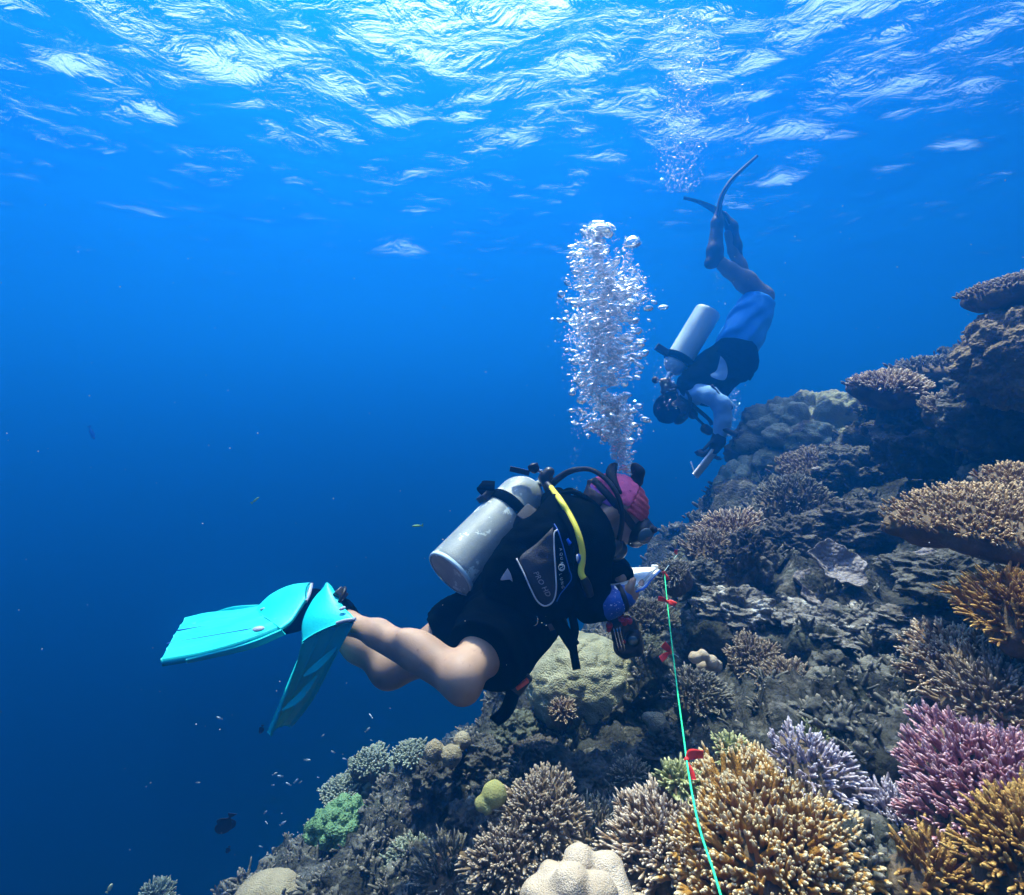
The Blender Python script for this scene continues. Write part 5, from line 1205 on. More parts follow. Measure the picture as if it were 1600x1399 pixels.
def near_fins():
    t = thing('swim_fin', 'turquoise swim fin hanging tip down from the near foot, ribbed underside showing', 'swim fin', P(500, 990, 1.4))
    A = [P(474, 1003, 1.385), P(462, 1040, 1.40), P(441, 1096, 1.435), P(421, 1148, 1.47)]
    B = [P(554, 969, 1.355), P(524, 1022, 1.42), P(488, 1088, 1.50), P(452, 1134, 1.55)]
    bl = obj('blade', sheet(A, B, 0.007, 44, 60, camber=-0.012, ribs=((0.33, 0.003, 0.03), (0.66, 0.003, 0.03)), rail=0.007), D_['fin'], t)
    # long vents: raised lips along the blade
    for (p0, p1, p2) in (((475, 1057, 1.405), (500, 1040, 1.40), (527, 1012, 1.405)), ((442, 1110, 1.435), (470, 1090, 1.43), (497, 1055, 1.435))):
        q = spline([P(*p0), P(*p1), P(*p2)], 30)
        rr = 0.012 * np.sin(np.linspace(0.12, math.pi - 0.12, 30)) + 0.001
        up = W(.3, .5, -.6)
        V = np.concatenate([q + norm(W(-.35, -.45, .0)) * rr[:, None], q + norm(W(.35, .45, -.5)) * rr[:, None] * 0.7])
        a = spline(V[:30], 30); b2 = spline(V[30:], 30)
        obj('vent_lip', sheet(a, b2, 0.003, 6, 30), D_['fin'], bl)
    A2 = [P(512, 914, 1.50), P(490, 938, 1.475), P(474, 972, 1.425), P(473, 1004, 1.385)]
    B2 = [P(519, 917, 1.49), P(538, 950, 1.41), P(550, 962, 1.37), P(554, 969, 1.355)]
    pk = obj('foot_pocket', sheet(A2, B2, 0.007, 24, 40, camber=0.016), D_['fin'], t)
    obj('pocket_rim', ribbon([P(526, 974, 1.353), P(540, 970, 1.350), P(556, 968, 1.348)], 0.008, 0.008, W(0, 1), 20), D_['finrim'], pk)
    for (x, y, d, w_, h_, ang) in ((492, 972, 1.395, 0.007, 0.020, .45), (505, 969, 1.385, 0.003, 0.011, .4), (535, 951, 1.375, 0.010, 0.013, 1.1)):
        M = basis(W(-.25, -.75, -.6), W(math.cos(ang + 1.57), math.sin(ang + 1.57)))
        obj('vent_hole', ball(P(x, y, d), (h_ * .75, w_ * .6, 0.004), 16, 8, M), D_['finrim'], pk)
    bk = obj('strap_buckle', boxm(P(531, 930, 1.455), (0.034, 0.028, 0.034), basis(W(.6, -.5, -.6), W(.7, .7)), 0.3), D_['plastic'], t)
    obj('strap', ring(P(531, 934, 1.45), W(.75, .45, .3), 0.026, 0.005, ell=1.1), D_['rubber'], bk)
    obj('buckle_glint', ball(P(533, 937, 1.43), (0.006, 0.003, 0.004), 10, 8), D_['white'], bk)

    t = thing('swim_fin', 'turquoise swim fin stretched out flat behind the far foot, bright upper face showing', 'swim fin', P(400, 985, 1.6))
    A = [P(436, 985, 1.46), P(385, 1005, 1.43), P(320, 1024, 1.42), P(252, 1036, 1.42)]
    B = [P(412, 951, 1.70), P(370, 958, 1.72), P(325, 962, 1.76), P(290, 970, 1.78)]
    bl = obj('blade', sheet(A, B, 0.010, 60, 50, camber=-0.006, rail=0.006, ribs=((0.22, 0.004, 0.02), (0.5, 0.004, 0.02), (0.78, 0.004, 0.02))), D_['fin'], t)
    for (a0, a1) in (((278, 990), (402, 971)), ((262, 1011), (398, 987))):
        def pt(x, y):
            # depth on the blade by its height in the photo
            xx = np.clip((x - 250) / 186, 0, 1); ya = 1036 - 51 * xx ** 1.15; yb = 970 - 19 * xx
            f = np.clip((ya - y) / (ya - yb), 0, 1); return P(x, y, 1.42 + 0.02 * xx + f * (0.36 - 0.10 * xx))
        pts = [pt(a0[0] + (a1[0] - a0[0]) * s, a0[1] + (a1[1] - a0[1]) * s) + np.array([0, 0, 0.010]) for s in np.linspace(0, 1, 6)]
        obj('groove', tube(pts, 0.0028, 40, 6), D_['blue'], bl)
    A2 = [P(438, 984, 1.46), P(455, 972, 1.50), P(470, 950, 1.55), P(479, 936, 1.58)]
    B2 = [P(398, 955, 1.71), P(425, 930, 1.70), P(455, 916, 1.69), P(486, 912, 1.67)]
    pk = obj('foot_pocket', sheet(A2, B2, 0.009, 24, 40, camber=0.012), D_['fin'], t)
    obj('pocket_rim', ribbon([P(477, 940, 1.575), P(483, 927, 1.62), P(486, 913, 1.67)], 0.012, 0.010, W(1, .2), 20), D_['finrim'], pk)
    obj('side_rail', sheet([P(440, 984, 1.45), P(385, 1006, 1.425), P(290, 1031, 1.415)], [P(446, 991, 1.46), P(390, 1014, 1.435), P(292, 1036, 1.425)], 0.006, 6, 40), D_['fin'], bl)
    obj('far_rail', sheet([P(412, 951, 1.71), P(370, 956, 1.73), P(330, 962, 1.76)], [P(405, 945, 1.72), P(365, 948, 1.74), P(335, 957, 1.76)], 0.006, 6, 40), D_['fin'], bl)
    obj('vent_hole', ball(P(404, 983, 1.455), (0.017, 0.010, 0.006), 16, 8, basis(W(0, -1, -.5), W(.9, -.3))), D_['finrim'], pk)
    obj('vent_hole', ball(P(412, 952, 1.63), (0.012, 0.004, 0.005), 16, 8, basis(W(0, -1, -.5), W(.8, -.6))), D_['finrim'], pk)
near_fins()

def near_slate():
    A, Bn, C, Dm = P(1031, 891, 1.62), P(1001, 920, 1.36), P(892, 945, 1.41), P(955, 893, 1.68)
    t = thing('slate', 'white underwater writing slate held by the near diver above the reef', 'writing slate', P(960, 920, 1.5))
    obj('board', sheet([C, C * .5 + Bn * .5, Bn], [Dm, Dm * .5 + A * .5, A], 0.005, 14, 20), D_['white'], t)
    obj('page_stack', sheet([C * .9 + Bn * .1 + W(0, -.008), C * .5 + Bn * .5 + W(0, -.008), Bn * .95 + C * .05 + W(0, -.008)], [Dm * .9 + A * .1 + W(0, -.008), Dm * .5 + A * .5 + W(0, -.008), A * .93 + Dm * .07 + W(0, -.008)], 0.004, 14, 20), D_['white'], t)
    obj('edge_strip', tube([C + W(0, .004), C * .5 + Bn * .5 + W(0, .004), Bn + W(0, .004), Bn * .5 + A * .5 + W(0, .004), A + W(0, .003)], 0.0030, 50, 8), D_['blue'], t)
    obj('corner_knob', boxm(A * .9 + Dm * .1 + W(0, -.010), (0.020, 0.014, 0.012), None, 0.3), D_['white'], t)
    p = thing('pencil', 'short pencil in the far hand of the near diver over the slate', 'pencil', P(978, 908, 1.5))
    obj('barrel', tube([P(970, 890, 1.53), P(979, 911, 1.50)], [0.0038, 0.0038], 8, 8), D_['yellow'], p)
    obj('point', tube([P(979, 911, 1.50), P(981, 915, 1.495)], [0.0036, 0.0008], 6, 8), D_['vgrey'], p)
near_slate()

def near_camera():
    c = P(975, 992, 1.40)
    t = thing('dive_camera', 'black dive camera housing with red knobs dangling under the sleeve of the near diver', 'camera', c)
    X, Y = norm(W(.92, -.22, -.2)), norm(W(.24, .95))
    M = np.column_stack([X, np.cross(Y, X) * -1, Y]); Z = M[:, 1]
    M = np.column_stack([X, norm(np.cross(Y, X)), Y])
    bd = SDF().cap(c + Y * -.035 + X * -.012, c + Y * .035 + X * -.012, 0.022, 0.024, k=0.01).cap(c - Y * .028 + X * .018, c + Y * .030 + X * .020, 0.022, 0.026, k=0.015).cap(c + Y * .045 - X * .01, c + Y * .045 + X * .02, 0.016, 0.018, k=0.015)
    b = obj('housing', relax(bd.mesh(0.0035, 0, cloth_noise(0.003, 50)), 1), D_['plastic'], t)
    fr = norm(W(-.25, 0, -1))
    for k, xo in enumerate((-.020, -.012, -.004)):
        obj('rail', tube([c + X * xo - Y * .030 + fr * .024, c + X * xo + Y * .032 + fr * .027], [0.0016, 0.0016], 6, 8), D_['chrome'], b)
    for (xo, yo, r_) in ((-.030, -.038, .010), (.006, -.052, .009), (.018, -.045, .008), (.012, -.040, .009), (.026, -.040, .007), (-.002, .010, .006), (-.034, -.028, .007)):
        obj('knob', tube([c + X * xo + Y * yo + fr * .010, c + X * xo + Y * yo + fr * .026], [r_, r_ * .9], 6, 14), D_['red'], b)
    obj('lens_port', tube([c + X * .024 + Y * .004 + fr * .014, c + X * .024 + Y * .004 + fr * .040], [0.021, 0.018], 8, 20), D_['rubber'], b)
    obj('lens_glass', ball(c + X * .024 + Y * .004 + fr * .043, (.013, .013, .004), 16, 8, basis(fr)), D_['glass'], b)
    obj('tether', tube([P(973, 946, 1.36), P(975, 956, 1.37), P(972, 962, 1.39), c - Y * .055], 0.0022, 30, 6), D_['rubber'], t)
near_camera()

# ------------------------------------------------------------------ the far diver, head down over the reef
def far_diver():
    d = 3.75
    Q = lambda x, y, o=0.0: P(x, y, d + o)
    t = thing('person', 'far diver head down in azure blue shorts and pale blue long sleeves above the reef', 'person', Q(1130, 570))
    sN, sF = Q(1086, 612, -.16), Q(1080, 606, .18)
    TO = SDF()
    TO.cap(Q(1158, 535, -.07), Q(1125, 575, -.06), 0.125, 0.125, k=0.06).cap(Q(1158, 535, .09), Q(1125, 575, .09), 0.125, 0.125, k=0.06)
    TO.cap(Q(1125, 575, -.06), Q(1088, 605, -.09), 0.125, 0.125, k=0.06).cap(Q(1125, 575, .09), Q(1088, 605, .10), 0.125, 0.125, k=0.06)
    kN, kF = Q(1193, 464, -.10), Q(1190, 468, .14)
    LG = SDF().chain([Q(1160, 530, -.08), Q(1178, 495, -.09), kN], [0.125, 0.105, 0.068], k=0.04).chain([Q(1158, 530, .10), Q(1176, 497, .12), kF], [0.125, 0.105, 0.068], k=0.04)
    CF = SDF().chain([kN, Q(1165, 440, -.10), Q(1140, 422, -.10), Q(1118, 405, -.10)], [0.064, 0.070, 0.050, 0.040], k=0.03)
    CF.chain([kF, Q(1163, 442, .14), Q(1156, 415, .14), Q(1146, 392, .14)], [0.064, 0.064, 0.046, 0.040], k=0.03)
    AR = SDF().chain([sN, Q(1108, 618, -.26), Q(1128, 632, -.30)], [0.066, 0.052, 0.046], k=0.03)
    FA = SDF().chain([Q(1128, 632, -.30), Q(1129, 656, -.29), Q(1125, 680, -.27)], [0.048, 0.044, 0.034], k=0.03)
    AF = SDF().chain([sF, Q(1106, 614, .25), Q(1134, 634, .24)], [0.066, 0.054, 0.046], k=0.03).chain([Q(1134, 634, .24), Q(1131, 664, .08), Q(1122, 692, -.08)], [0.048, 0.042, 0.034], k=0.02)
    HD = SDF()
    Fh, Uh = norm(W(.62, .62, -.1)), norm(W(-.70, .45, 0)); Sh = norm(np.cross(Fh, Uh)); Uh = np.cross(Sh, Fh)
    hc = Q(1046, 638); MH = np.column_stack([Fh, Sh, Uh])
    HD.ell(hc, (0.098, 0.078, 0.108), MH, k=0.03).ell(hc + Fh * .04 - Uh * .05, (.06, .06, .06), MH, k=0.04).cap(hc - Uh * .05, Q(1075, 615), 0.060, 0.065, k=0.04)
    HD.cap(hc + Fh * .09, hc + Fh * .115 - Uh * .03, .012, .016, k=.012)
    for s in (-1, 1): HD.ell(hc + Sh * .08 * s - Uh * .02, (.02, .01, .03), MH, k=.01)
    HN = SDF()
    hand(HN, Q(1120, 684, -.24), W(-.35, .9, .1), W(-.8, -.2, .5), 1, (.7, .75, .8, .8), .4, 1.05)
    hand(HN, Q(1122, 690, -.08), W(-.45, .85, -.1), W(.8, .1, -.5), -1, (.7, .75, .8, .8), .4, 1.0)
    FT = SDF().chain([Q(1116, 405, -.10), Q(1121, 375, -.10)], [.04, .035], k=.02).chain([Q(1146, 392, .14), Q(1139, 365, .14)], [.04, .035], k=.02)
    obj('body', relax(union(TO, LG, CF, AR, FA, AF, HD, HN, FT).mesh(0.0085), 1), D_['skin2'], t)
    fold = lambda p: 0.010 * np.sin((p @ norm(W(.5, .85))) * 60 + 7 * perlin(p * 4)) * np.clip(perlin(p * 3 + 9) + .6, 0, 1) + 0.006 * perlin(p * 12)
    SH = SDF().cap(Q(1150, 545, -.07), Q(1160, 525, -.08), .135, .140, k=.05).cap(Q(1150, 545, .09), Q(1160, 525, .10), .135, .140, k=.05)
    SH.chain([Q(1160, 525, -.08), Q(1174, 495, -.09), Q(1184, 474, -.10)], [.140, .125, .108], k=.05).chain([Q(1158, 525, .10), Q(1172, 497, .12), Q(1182, 476, .14)], [.140, .125, .108], k=.05)
    SH.cut(Q(1183, 476, 0), W(.5, -.87))
    obj('shorts', relax(SH.mesh(0.010, 0.004, fold), 1), D_['shorts'], t)
    obj('rash_shirt', relax(union(TO, AR, FA, AF).mesh(0.010, 0.008, cloth_noise(.008, 14)), 1), D_['rash'], t)
    gl = SDF().chain([Q(1126, 670, -.27), Q(1122, 690, -.26), Q(1117, 702, -.25)], [.042, .046, .034], k=.02)
    hand(gl, Q(1120, 684, -.24), W(-.35, .9, .1), W(-.8, -.2, .5), 1, (.7, .75, .8, .8), .4, 1.2)
    obj('glove', relax(gl.mesh(0.007), 1), D_['rubber'], t)
    hr = SDF().ell(hc + Uh * .012, (.106, .087, .108), MH, k=.02).cap(hc - Uh * .03 - Fh * .05, Q(1070, 618), .06, .06, k=.04)
    obj('hood', relax(hr.mesh(.009, 0, cloth_noise(.008, 14)), 1), D_['neo'], t)
    mk = SDF().ell(hc + Fh * .105, (.040, .085, .052), MH, k=.02).ell(hc + Fh * .11 - Uh * .04, (.035, .03, .03), MH, k=.02)
    obj('mask', relax(mk.mesh(.008), 1), D_['rubber'], t)
    rg_ = SDF().cap(hc + Fh * .10 - Uh * .085, hc + Fh * .155 - Uh * .085, .036, .034, k=.02)
    obj('mouthpiece', relax(rg_.mesh(.008), 1), D_['rubber'], t)
    V = SDF()
    V.cap(Q(1148, 556, -.10), Q(1096, 598, -.12), .150, .135, k=.06).cap(Q(1148, 556, .10), Q(1096, 598, .12), .15, .135, k=.06).cap(Q(1096, 598, -.14), Q(1078, 602, -.12), .10, .085, k=.05)
    V.ell(Q(1158, 572, -.08), (.10, .12, .12), k=.06).ell(Q(1110, 565, 0), (.14, .22, .085), np.column_stack([norm(W(.75, -.62)), W(0, 0, 1), norm(W(-.62, -.75))]), k=.06)
    V.ell(Q(1132, 590, -.12), (.10, .11, .09), k=.05).cap(Q(1110, 608, -.10), Q(1110, 608, .14), .115, .115, k=.06)
    vv = relax(V.mesh(.011, 0, cloth_noise(.016, 7, .006, 26)), 1)
    vest = obj('buoyancy_vest', vv, D_['vest'], t)
    T = bvh(vv)
    o = spline(np.array([(1126, 556), (1134, 566), (1137, 582), (1132, 594), (1118, 592), (1110, 586), (1120, 578), (1126, 556)]), 40)[:-1]
    c = o.mean(0); Vp = [onto(T, *c, .008, 3.4)] + [onto(T, *(c + (q - c) * k / 6), .008, 3.4) for k in range(1, 7) for q in o]; n = len(o); s = np.arange(n); s1 = (s + 1) % n
    obj('grey_panel', (np.array(Vp), [np.concatenate([np.column_stack([1 + k * n + s, 1 + k * n + s1, 1 + (k + 1) * n + s1, 1 + (k + 1) * n + s]) for k in range(5)]), np.column_stack([0 * s, 1 + s1, 1 + s])]), D_['rash'], vest)
    obj('waist_strap', ribbon([Q(1122, 545, -.22), Q(1146, 556, -.26), Q(1168, 575, -.20), Q(1174, 590, -.1)], .05, .012, W(.5, -.8), 30), D_['vest'], vest)
    obj('hanging_hose', tube([Q(1112, 602, -.30), Q(1128, 622, -.33), Q(1140, 632, -.33), Q(1143, 638, -.33), Q(1137, 641, -.33)], .009, 40, 8), D_['rubber'], vest)
    obj('gauge_hose', tube([Q(1064, 618, -.1), Q(1090, 640, -.2), Q(1108, 656, -.22), Q(1112, 664, -.22)], .014, 40, 8), D_['rubber'], vest)
    obj('gauge_hose', tube([Q(1070, 622, -.1), Q(1086, 650, -.16), Q(1104, 668, -.2), Q(1110, 672, -.2)], .010, 40, 8), D_['rubber'], vest)
    obj('gauge', relax(SDF().cap(Q(1102, 670, -.2), Q(1108, 674, -.2), .034, .030).mesh(.008), 1), D_['plastic'], vest)
    obj('torch', tube([Q(1126, 668, -.3), Q(1138, 674, -.32), Q(1152, 680, -.34)], [.022, .018, .022], 12, 12), D_['plastic'], vest)
    # tank
    b, e = Q(1107, 486, .0), Q(1049, 582, .0)
    ax = norm(e - b); L = np.linalg.norm(e - b); R = .095
    b = b + ax * 0.0
    k = thing('scuba_tank', 'pale blue-grey scuba tank on the back of the far diver', 'scuba tank', b)
    prof = [(.001, .006), (R * .8, .002), (R * .97, .006), (R, .02)] + [(R, z) for z in np.linspace(.04, L - .09, 8)] + [(R * math.cos(q), L - .09 + .10 * math.sin(q)) for q in np.linspace(.1, 1.3, 12)] + [(.02, L + .03), (.001, L + .03)]
    obj('cylinder', lathe(prof, b, ax, 48), D_['tank2'], k)
    st = obj('cam_strap', band(b + ax * L * .80, ax, R + .002, .055, .010), D_['vest'], k)
    obj('buckle', boxm(Q(1036, 548, -.02), (.12, .04, .05), basis(W(.5, -.8), W(.75, .62)), .25), D_['plastic'], st)
    vl = obj('valve', tube([e, e + ax * .09], [.026, .022], 8, 12), D_['chrome'], k)
    obj('valve_knob', ball(Q(1024, 594, 0), .026, 14, 10), D_['rubber'], vl)
    obj('first_stage', relax(SDF().cap(Q(1040, 600), Q(1050, 606), .036, .034, k=.02).cap(Q(1034, 596), Q(1060, 612), .022, .03, k=.02).cap(Q(1044, 590), Q(1036, 612), .02, .02, k=.02).mesh(.008), 1), D_['plastic'], k)
    obj('regulator_hose', tube([Q(1050, 606, -.04), Q(1066, 604, -.14), Q(1078, 622, -.20), Q(1074, 648, -.16), Q(1066, 654, -.05)], .013, 40, 8), D_['rubber'], k)
    # fins
    f1 = thing('swim_fin', 'dark long swim fin of the far diver with its blade sweeping up to the right', 'swim fin', Q(1117, 390, -.1))
    obj('foot_pocket', relax(SDF().chain([Q(1111, 411, -.10), Q(1117, 392, -.10), Q(1121, 348, -.10), Q(1123, 330, -.1)], [.038, .054, .040, .024], k=.03).cap(Q(1108, 412, -.1), Q(1122, 408, -.1), .03, .045, k=.03).mesh(.009), 1), D_['fin2'], f1)
    obj('blade', sheet([Q(1119, 340, -.22), Q(1126, 308, -.22), Q(1140, 284, -.23), Q(1160, 264, -.24), Q(1184, 243, -.24)], [Q(1125, 338, .02), Q(1129, 310, .02), Q(1142, 286, .02), Q(1161, 265, .03), Q(1184, 243.6, .03)], .008, 14, 40, rail=.005), D_['fin2'], f1)
    f2 = thing('swim_fin', 'dark swim fin of the far diver with its blade bent over to the left', 'swim fin', Q(1142, 380, .14))
    obj('foot_pocket', relax(SDF().chain([Q(1153, 404, .14), Q(1149, 385, .14), Q(1143, 355, .14), Q(1131, 336, .14)], [.036, .044, .042, .026], k=.03).mesh(.009), 1), D_['fin2'], f2)
    obj('blade', sheet([Q(1141, 350, .02), Q(1132, 334, .02), Q(1112, 322, .01), Q(1090, 314, .01), Q(1068, 309, 0)], [Q(1136, 356, .26), Q(1125, 341, .26), Q(1110, 328, .26), Q(1089, 316, .26), Q(1068, 310, .26)], .008, 14, 40, rail=.005), D_['fin2'], f2)
    s_ = thing('slate', 'white slate dangling below the gloved hand of the far diver', 'writing slate', Q(1102, 722, -.24))
    obj('board', sheet([Q(1113, 702, -.30), Q(1098, 722, -.31), Q(1083, 741, -.32)], [Q(1122, 704, -.12), Q(1106, 726, -.13), Q(1089, 747, -.14)], .014, 10, 20), D_['white'], s_)
    obj('cord', tube([Q(1088, 747, -.2), Q(1086, 740, -.2), Q(1082, 730, -.25), Q(1079, 722, -.25)], .004, 20, 6), D_['white'], s_)
far_diver()
# ------------------------------------------------------------------ survey line and its ribbons
LINE = [P(1134, 1425, 0.64), P(1115, 1362, 0.68), P(1092, 1290, 0.76), P(1077, 1215, 0.88), P(1068, 1150, 1.02), P(1058, 1075, 1.22), P(1049, 1000, 1.40), P(1043, 945, 1.55), P(1038, 893, 1.70)]
def make_line():
    m = mat("green_cord", (0.02, 0.62, 0.26), 0.5, (0.03, 0.70, 0.32), 60, bump=0.3, bscale=500)
    mw = mat("thin_cord", (0.35, 0.50, 0.50), 0.6)
    mr = mat("red_flagging_tape", (0.78, 0.03, 0.03), 0.5, (0.85, 0.05, 0.04), 30, spec=0.3)
    t = thing('survey_line', 'thin bright green line running from the slate tip down over the golden staghorn', 'line', LINE[-1])
    obj('cord', tube(LINE, [.0019, .0018, .0018, .0018, .0018, .0018, .0018, .0018, .0018], 140, 8), m, t)
    obj('far_cord', tube([LINE[-1], P(1046, 882, 1.85), P(1058, 867, 2.15)], .0012, 30, 6), mw, t)
    obj('tie', tube([P(1038, 893, 1.70), P(1034, 903, 1.72), P(1037, 910, 1.74)], .0012, 16, 6), mw, t)
    def tape(label, knot, wings, tails=()):
        q = thing('flagging_tape', label, 'ribbon', knot)
        obj('knot', ball(knot, .0045, 12, 8), mr, q)
        for pts, w in wings:
            pts = [np.array(knot)] + [P(*a) for a in pts]
            C = spline(pts, 24); s = np.linspace(0, 1, 24)
            ww = w * (0.25 + 0.75 * np.minimum(1, s * 2.2))
            U = norm(np.cross(norm(np.gradient(C, axis=0)), W(.15, .1, 1)))
            cur = 0.25 * w * np.sin(s * 5)[:, None] * W(0, 0, 1)
            obj('tail', sheet(C + U * ww[:, None] / 2 + cur, C - U * ww[:, None] / 2 - cur * 0.5, 0.0008, 5, 24), mr, q)
        for pts in tails:
            obj('thread', tube([np.array(knot)] + [P(*a) for a in pts], .0011, 16, 6), mw, q)
    tape('small red ribbon at the top end of the green line by the slate tip', P(1038, 895, 1.695), [([(1039, 899, 1.69), (1036, 893, 1.68)], .010), ([(1041, 900, 1.69), (1044, 906, 1.69)], .010)])
    tape('red bow-tie ribbon, second from the top of the green line', P(1042.5, 940, 1.555), [([(1036, 937, 1.55), (1028, 935, 1.54)], .014), ([(1049, 942, 1.55), (1056, 945, 1.54)], .016)])
    tape('red ribbon with two tails to the left beside the dome coral', P(1048, 1020, 1.36), [([(1042, 1013, 1.355), (1036, 1006, 1.35)], .018), ([(1041, 1024, 1.35), (1032, 1030, 1.345)], .015)], [[(1053, 1022, 1.35), (1060, 1027, 1.35)]])
    tape('lowest and largest red ribbon just above the golden staghorn', P(1073, 1187, 0.935), [([(1083, 1179, .93), (1099, 1179, .925)], .017), ([(1076, 1197, .925), (1081, 1207, .92), (1084, 1218, .915)], .008)])
    tape('distant tiny red ribbon on the reef edge above the slate tip', P(1057, 866, 2.16), [([(1056, 863, 2.15), (1057, 859, 2.15)], .012)])
make_line()

# ------------------------------------------------------------------ air bubbles
def bubble_mat():
    m = bpy.data.materials.new("air_bubble"); m.use_nodes = True
    nt = m.node_tree; nt.nodes.clear(); L = nt.links.new
    out = nt.nodes.new("ShaderNodeOutputMaterial"); mx = nt.nodes.new("ShaderNodeMixShader")
    tr_ = nt.nodes.new("ShaderNodeBsdfTransparent"); gl = nt.nodes.new("ShaderNodeBsdfGlossy"); gl.inputs["Roughness"].default_value = 0.06
    gl.inputs["Color"].default_value = (1, 1, 1, 1)
    fr = nt.nodes.new("ShaderNodeFresnel"); fr.inputs["IOR"].default_value = 0.752
    L(fr.outputs[0], mx.inputs[0]); L(tr_.outputs[0], mx.inputs[1]); L(gl.outputs[0], mx.inputs[2])
    df = nt.nodes.new("ShaderNodeBsdfDiffuse"); df.inputs["Color"].default_value = (0.85, 1.0, 1.0, 1)
    m2 = nt.nodes.new("ShaderNodeMixShader"); m2.inputs[0].default_value = 0.15          # froth: light scattered between the bubbles
    L(mx.outputs[0], m2.inputs[1]); L(df.outputs[0], m2.inputs[2]); L(m2.outputs[0], out.inputs["Surface"])
    return m
BUB = bubble_mat()
_BV1 = ball((0, 0, 0), 1.0, 9, 6); _BV2 = ball((0, 0, 0), 1.0, 18, 12)
def bubbles(c, r, seed, flat=0.68):
    """many squashed bubbles in one mesh"""
    rg = np.random.default_rng(seed); n = len(c)
    big = r > 0.0048
    if len(r) > 3 and big.any() and (~big).any():
        return join([bubbles(c[big], r[big], seed, flat * 0.85), bubbles(c[~big], r[~big], seed + 1, flat)])
    _bv, _bf = (_BV2 if big.all() else _BV1)
    s = np.stack([r * rg.uniform(.85, 1.2, n), r * rg.uniform(.85, 1.2, n), r * flat * rg.uniform(.8, 1.2, n)], -1)
    tilt = rg.normal(size=(n, 2)) * 0.25
    V = _bv[None] * s[:, None]
    V[..., 2] += V[..., 0] * tilt[:, None, 0] + V[..., 1] * tilt[:, None, 1]
    V = V + c[:, None]
    off = (np.arange(n) * len(_bv))[:, None, None]
    return (V.reshape(-1, 3), [(f[None] + off).reshape(-1, f.shape[1]) for f in _bf])
def plume(keys, d, n, rlo, rhi, seed, depth=1.0, ragged=0.35):
    """keys (y, x, half width) in the photo, going up; bubbles fill the column round"""
    rg = np.random.default_rng(seed); k = np.array(sorted(keys), float)
    wgt = np.interp(np.linspace(k[0, 0], k[-1, 0], 400), k[:, 0], k[:, 2]); yy = np.linspace(k[0, 0], k[-1, 0], 400)
    y = rg.choice(yy, n * 2, p=wgt / wgt.sum()) + rg.uniform(-2, 2, n * 2)
    x0 = np.interp(y, k[:, 0], k[:, 1]); w = np.interp(y, k[:, 0], k[:, 2])
    a = rg.uniform(0, 2 * np.pi, n * 2); q = np.sqrt(rg.random(n * 2)) * (1 + ragged * rg.normal(size=n * 2) * 0.5)
    x = x0 + w * q * np.cos(a); dd = d + px(w * q * np.sin(a), d) * depth
    keep = perlin(np.stack([x / 26, y / 22, dd * 18], -1) + seed) * 1.5 + 0.45 - 0.55 * q + 0.3 * rg.normal(size=n * 2) > 0.0
    x, y, dd = x[keep][:n], y[keep][:n], dd[keep][:n]
    r = rlo * (rhi / rlo) ** (rg.random(len(x)) ** 4.2)
    return np.array([P(a_, b_, c_) for a_, b_, c_ in zip(x, y, dd)]), r
K1 = [(348, 935, 12), (365, 932, 26), (395, 930, 36), (425, 936, 42), (450, 950, 58), (475, 948, 62), (500, 942, 58), (530, 940, 62), (560, 945, 56), (590, 940, 44), (610, 932, 36), (632, 950, 46), (655, 952, 48), (680, 955, 38), (700, 966, 24), (720, 975, 14), (738, 977, 10)]
c1, r1 = plume(K1, 1.58, 12500, 0.0012, 0.0150, 1, ragged=0.55)
c1b, r1b = plume([(370, 990, 14), (385, 987, 18), (400, 978, 12), (420, 985, 16), (450, 1000, 20), (470, 1008, 14)], 1.58, 420, 0.0016, 0.0055, 2)
c1c, r1c = plume([(560, 900, 16), (640, 905, 16), (720, 902, 10), (770, 900, 8), (830, 898, 6)], 1.5, 160, 0.0008, 0.0022, 3)
c1d, r1d = plume([(728, 976, 16), (740, 974, 20), (752, 972, 16), (762, 968, 14), (790, 965, 20), (830, 960, 18)], 1.47, 190, 0.0010, 0.0045, 4)
tag(obj('bubble_plume', bubbles(np.vstack([c1, c1b, c1c, c1d]), np.concatenate([r1, r1b, r1c, r1d]), 5), BUB), 'dense silvery column of air bubbles rising from the head of the near diver', 'bubbles', kind='stuff')
c2, r2 = plume([(20, 1055, 75), (60, 1070, 62), (120, 1072, 50), (200, 1068, 42), (260, 1062, 40), (300, 1064, 28)], 4.2, 4600, 0.0025, 0.014, 6)
c3, r3 = plume([(130, 1156, 12), (180, 1166, 10), (250, 1162, 9)], 3.9, 90, 0.003, 0.012, 7)
c4, r4 = plume([(400, 1120, 14), (480, 1130, 14)], 3.75, 60, 0.002, 0.006, 8)
c5, r5 = plume([(600, 1147, 10), (700, 1146, 12)], 3.95, 200, 0.002, 0.010, 9)
c6, r6 = plume([(560, 1035, 22), (640, 1045, 24)], 3.5, 120, 0.002, 0.008, 10)
tag(obj('bubble_plume', bubbles(np.vstack([c2, c3, c4, c5, c6]), np.concatenate([r2, r3, r4, r5, r6]), 11), BUB), 'loose veil of bubbles from the far diver reaching up to the surface', 'bubbles', kind='stuff')
c7, r7 = plume([(5, 868, 34), (60, 872, 32), (130, 880, 30), (215, 940, 45)], 3.4, 170, 0.002, 0.007, 12, ragged=0.8)
tag(obj('bubble_plume', bubbles(c7, r7, 13), BUB), 'scattered single bubbles near the surface at top centre', 'bubbles', kind='stuff')
_gb, _gf = ball((0, 0, 0), 1.0, 22, 14)
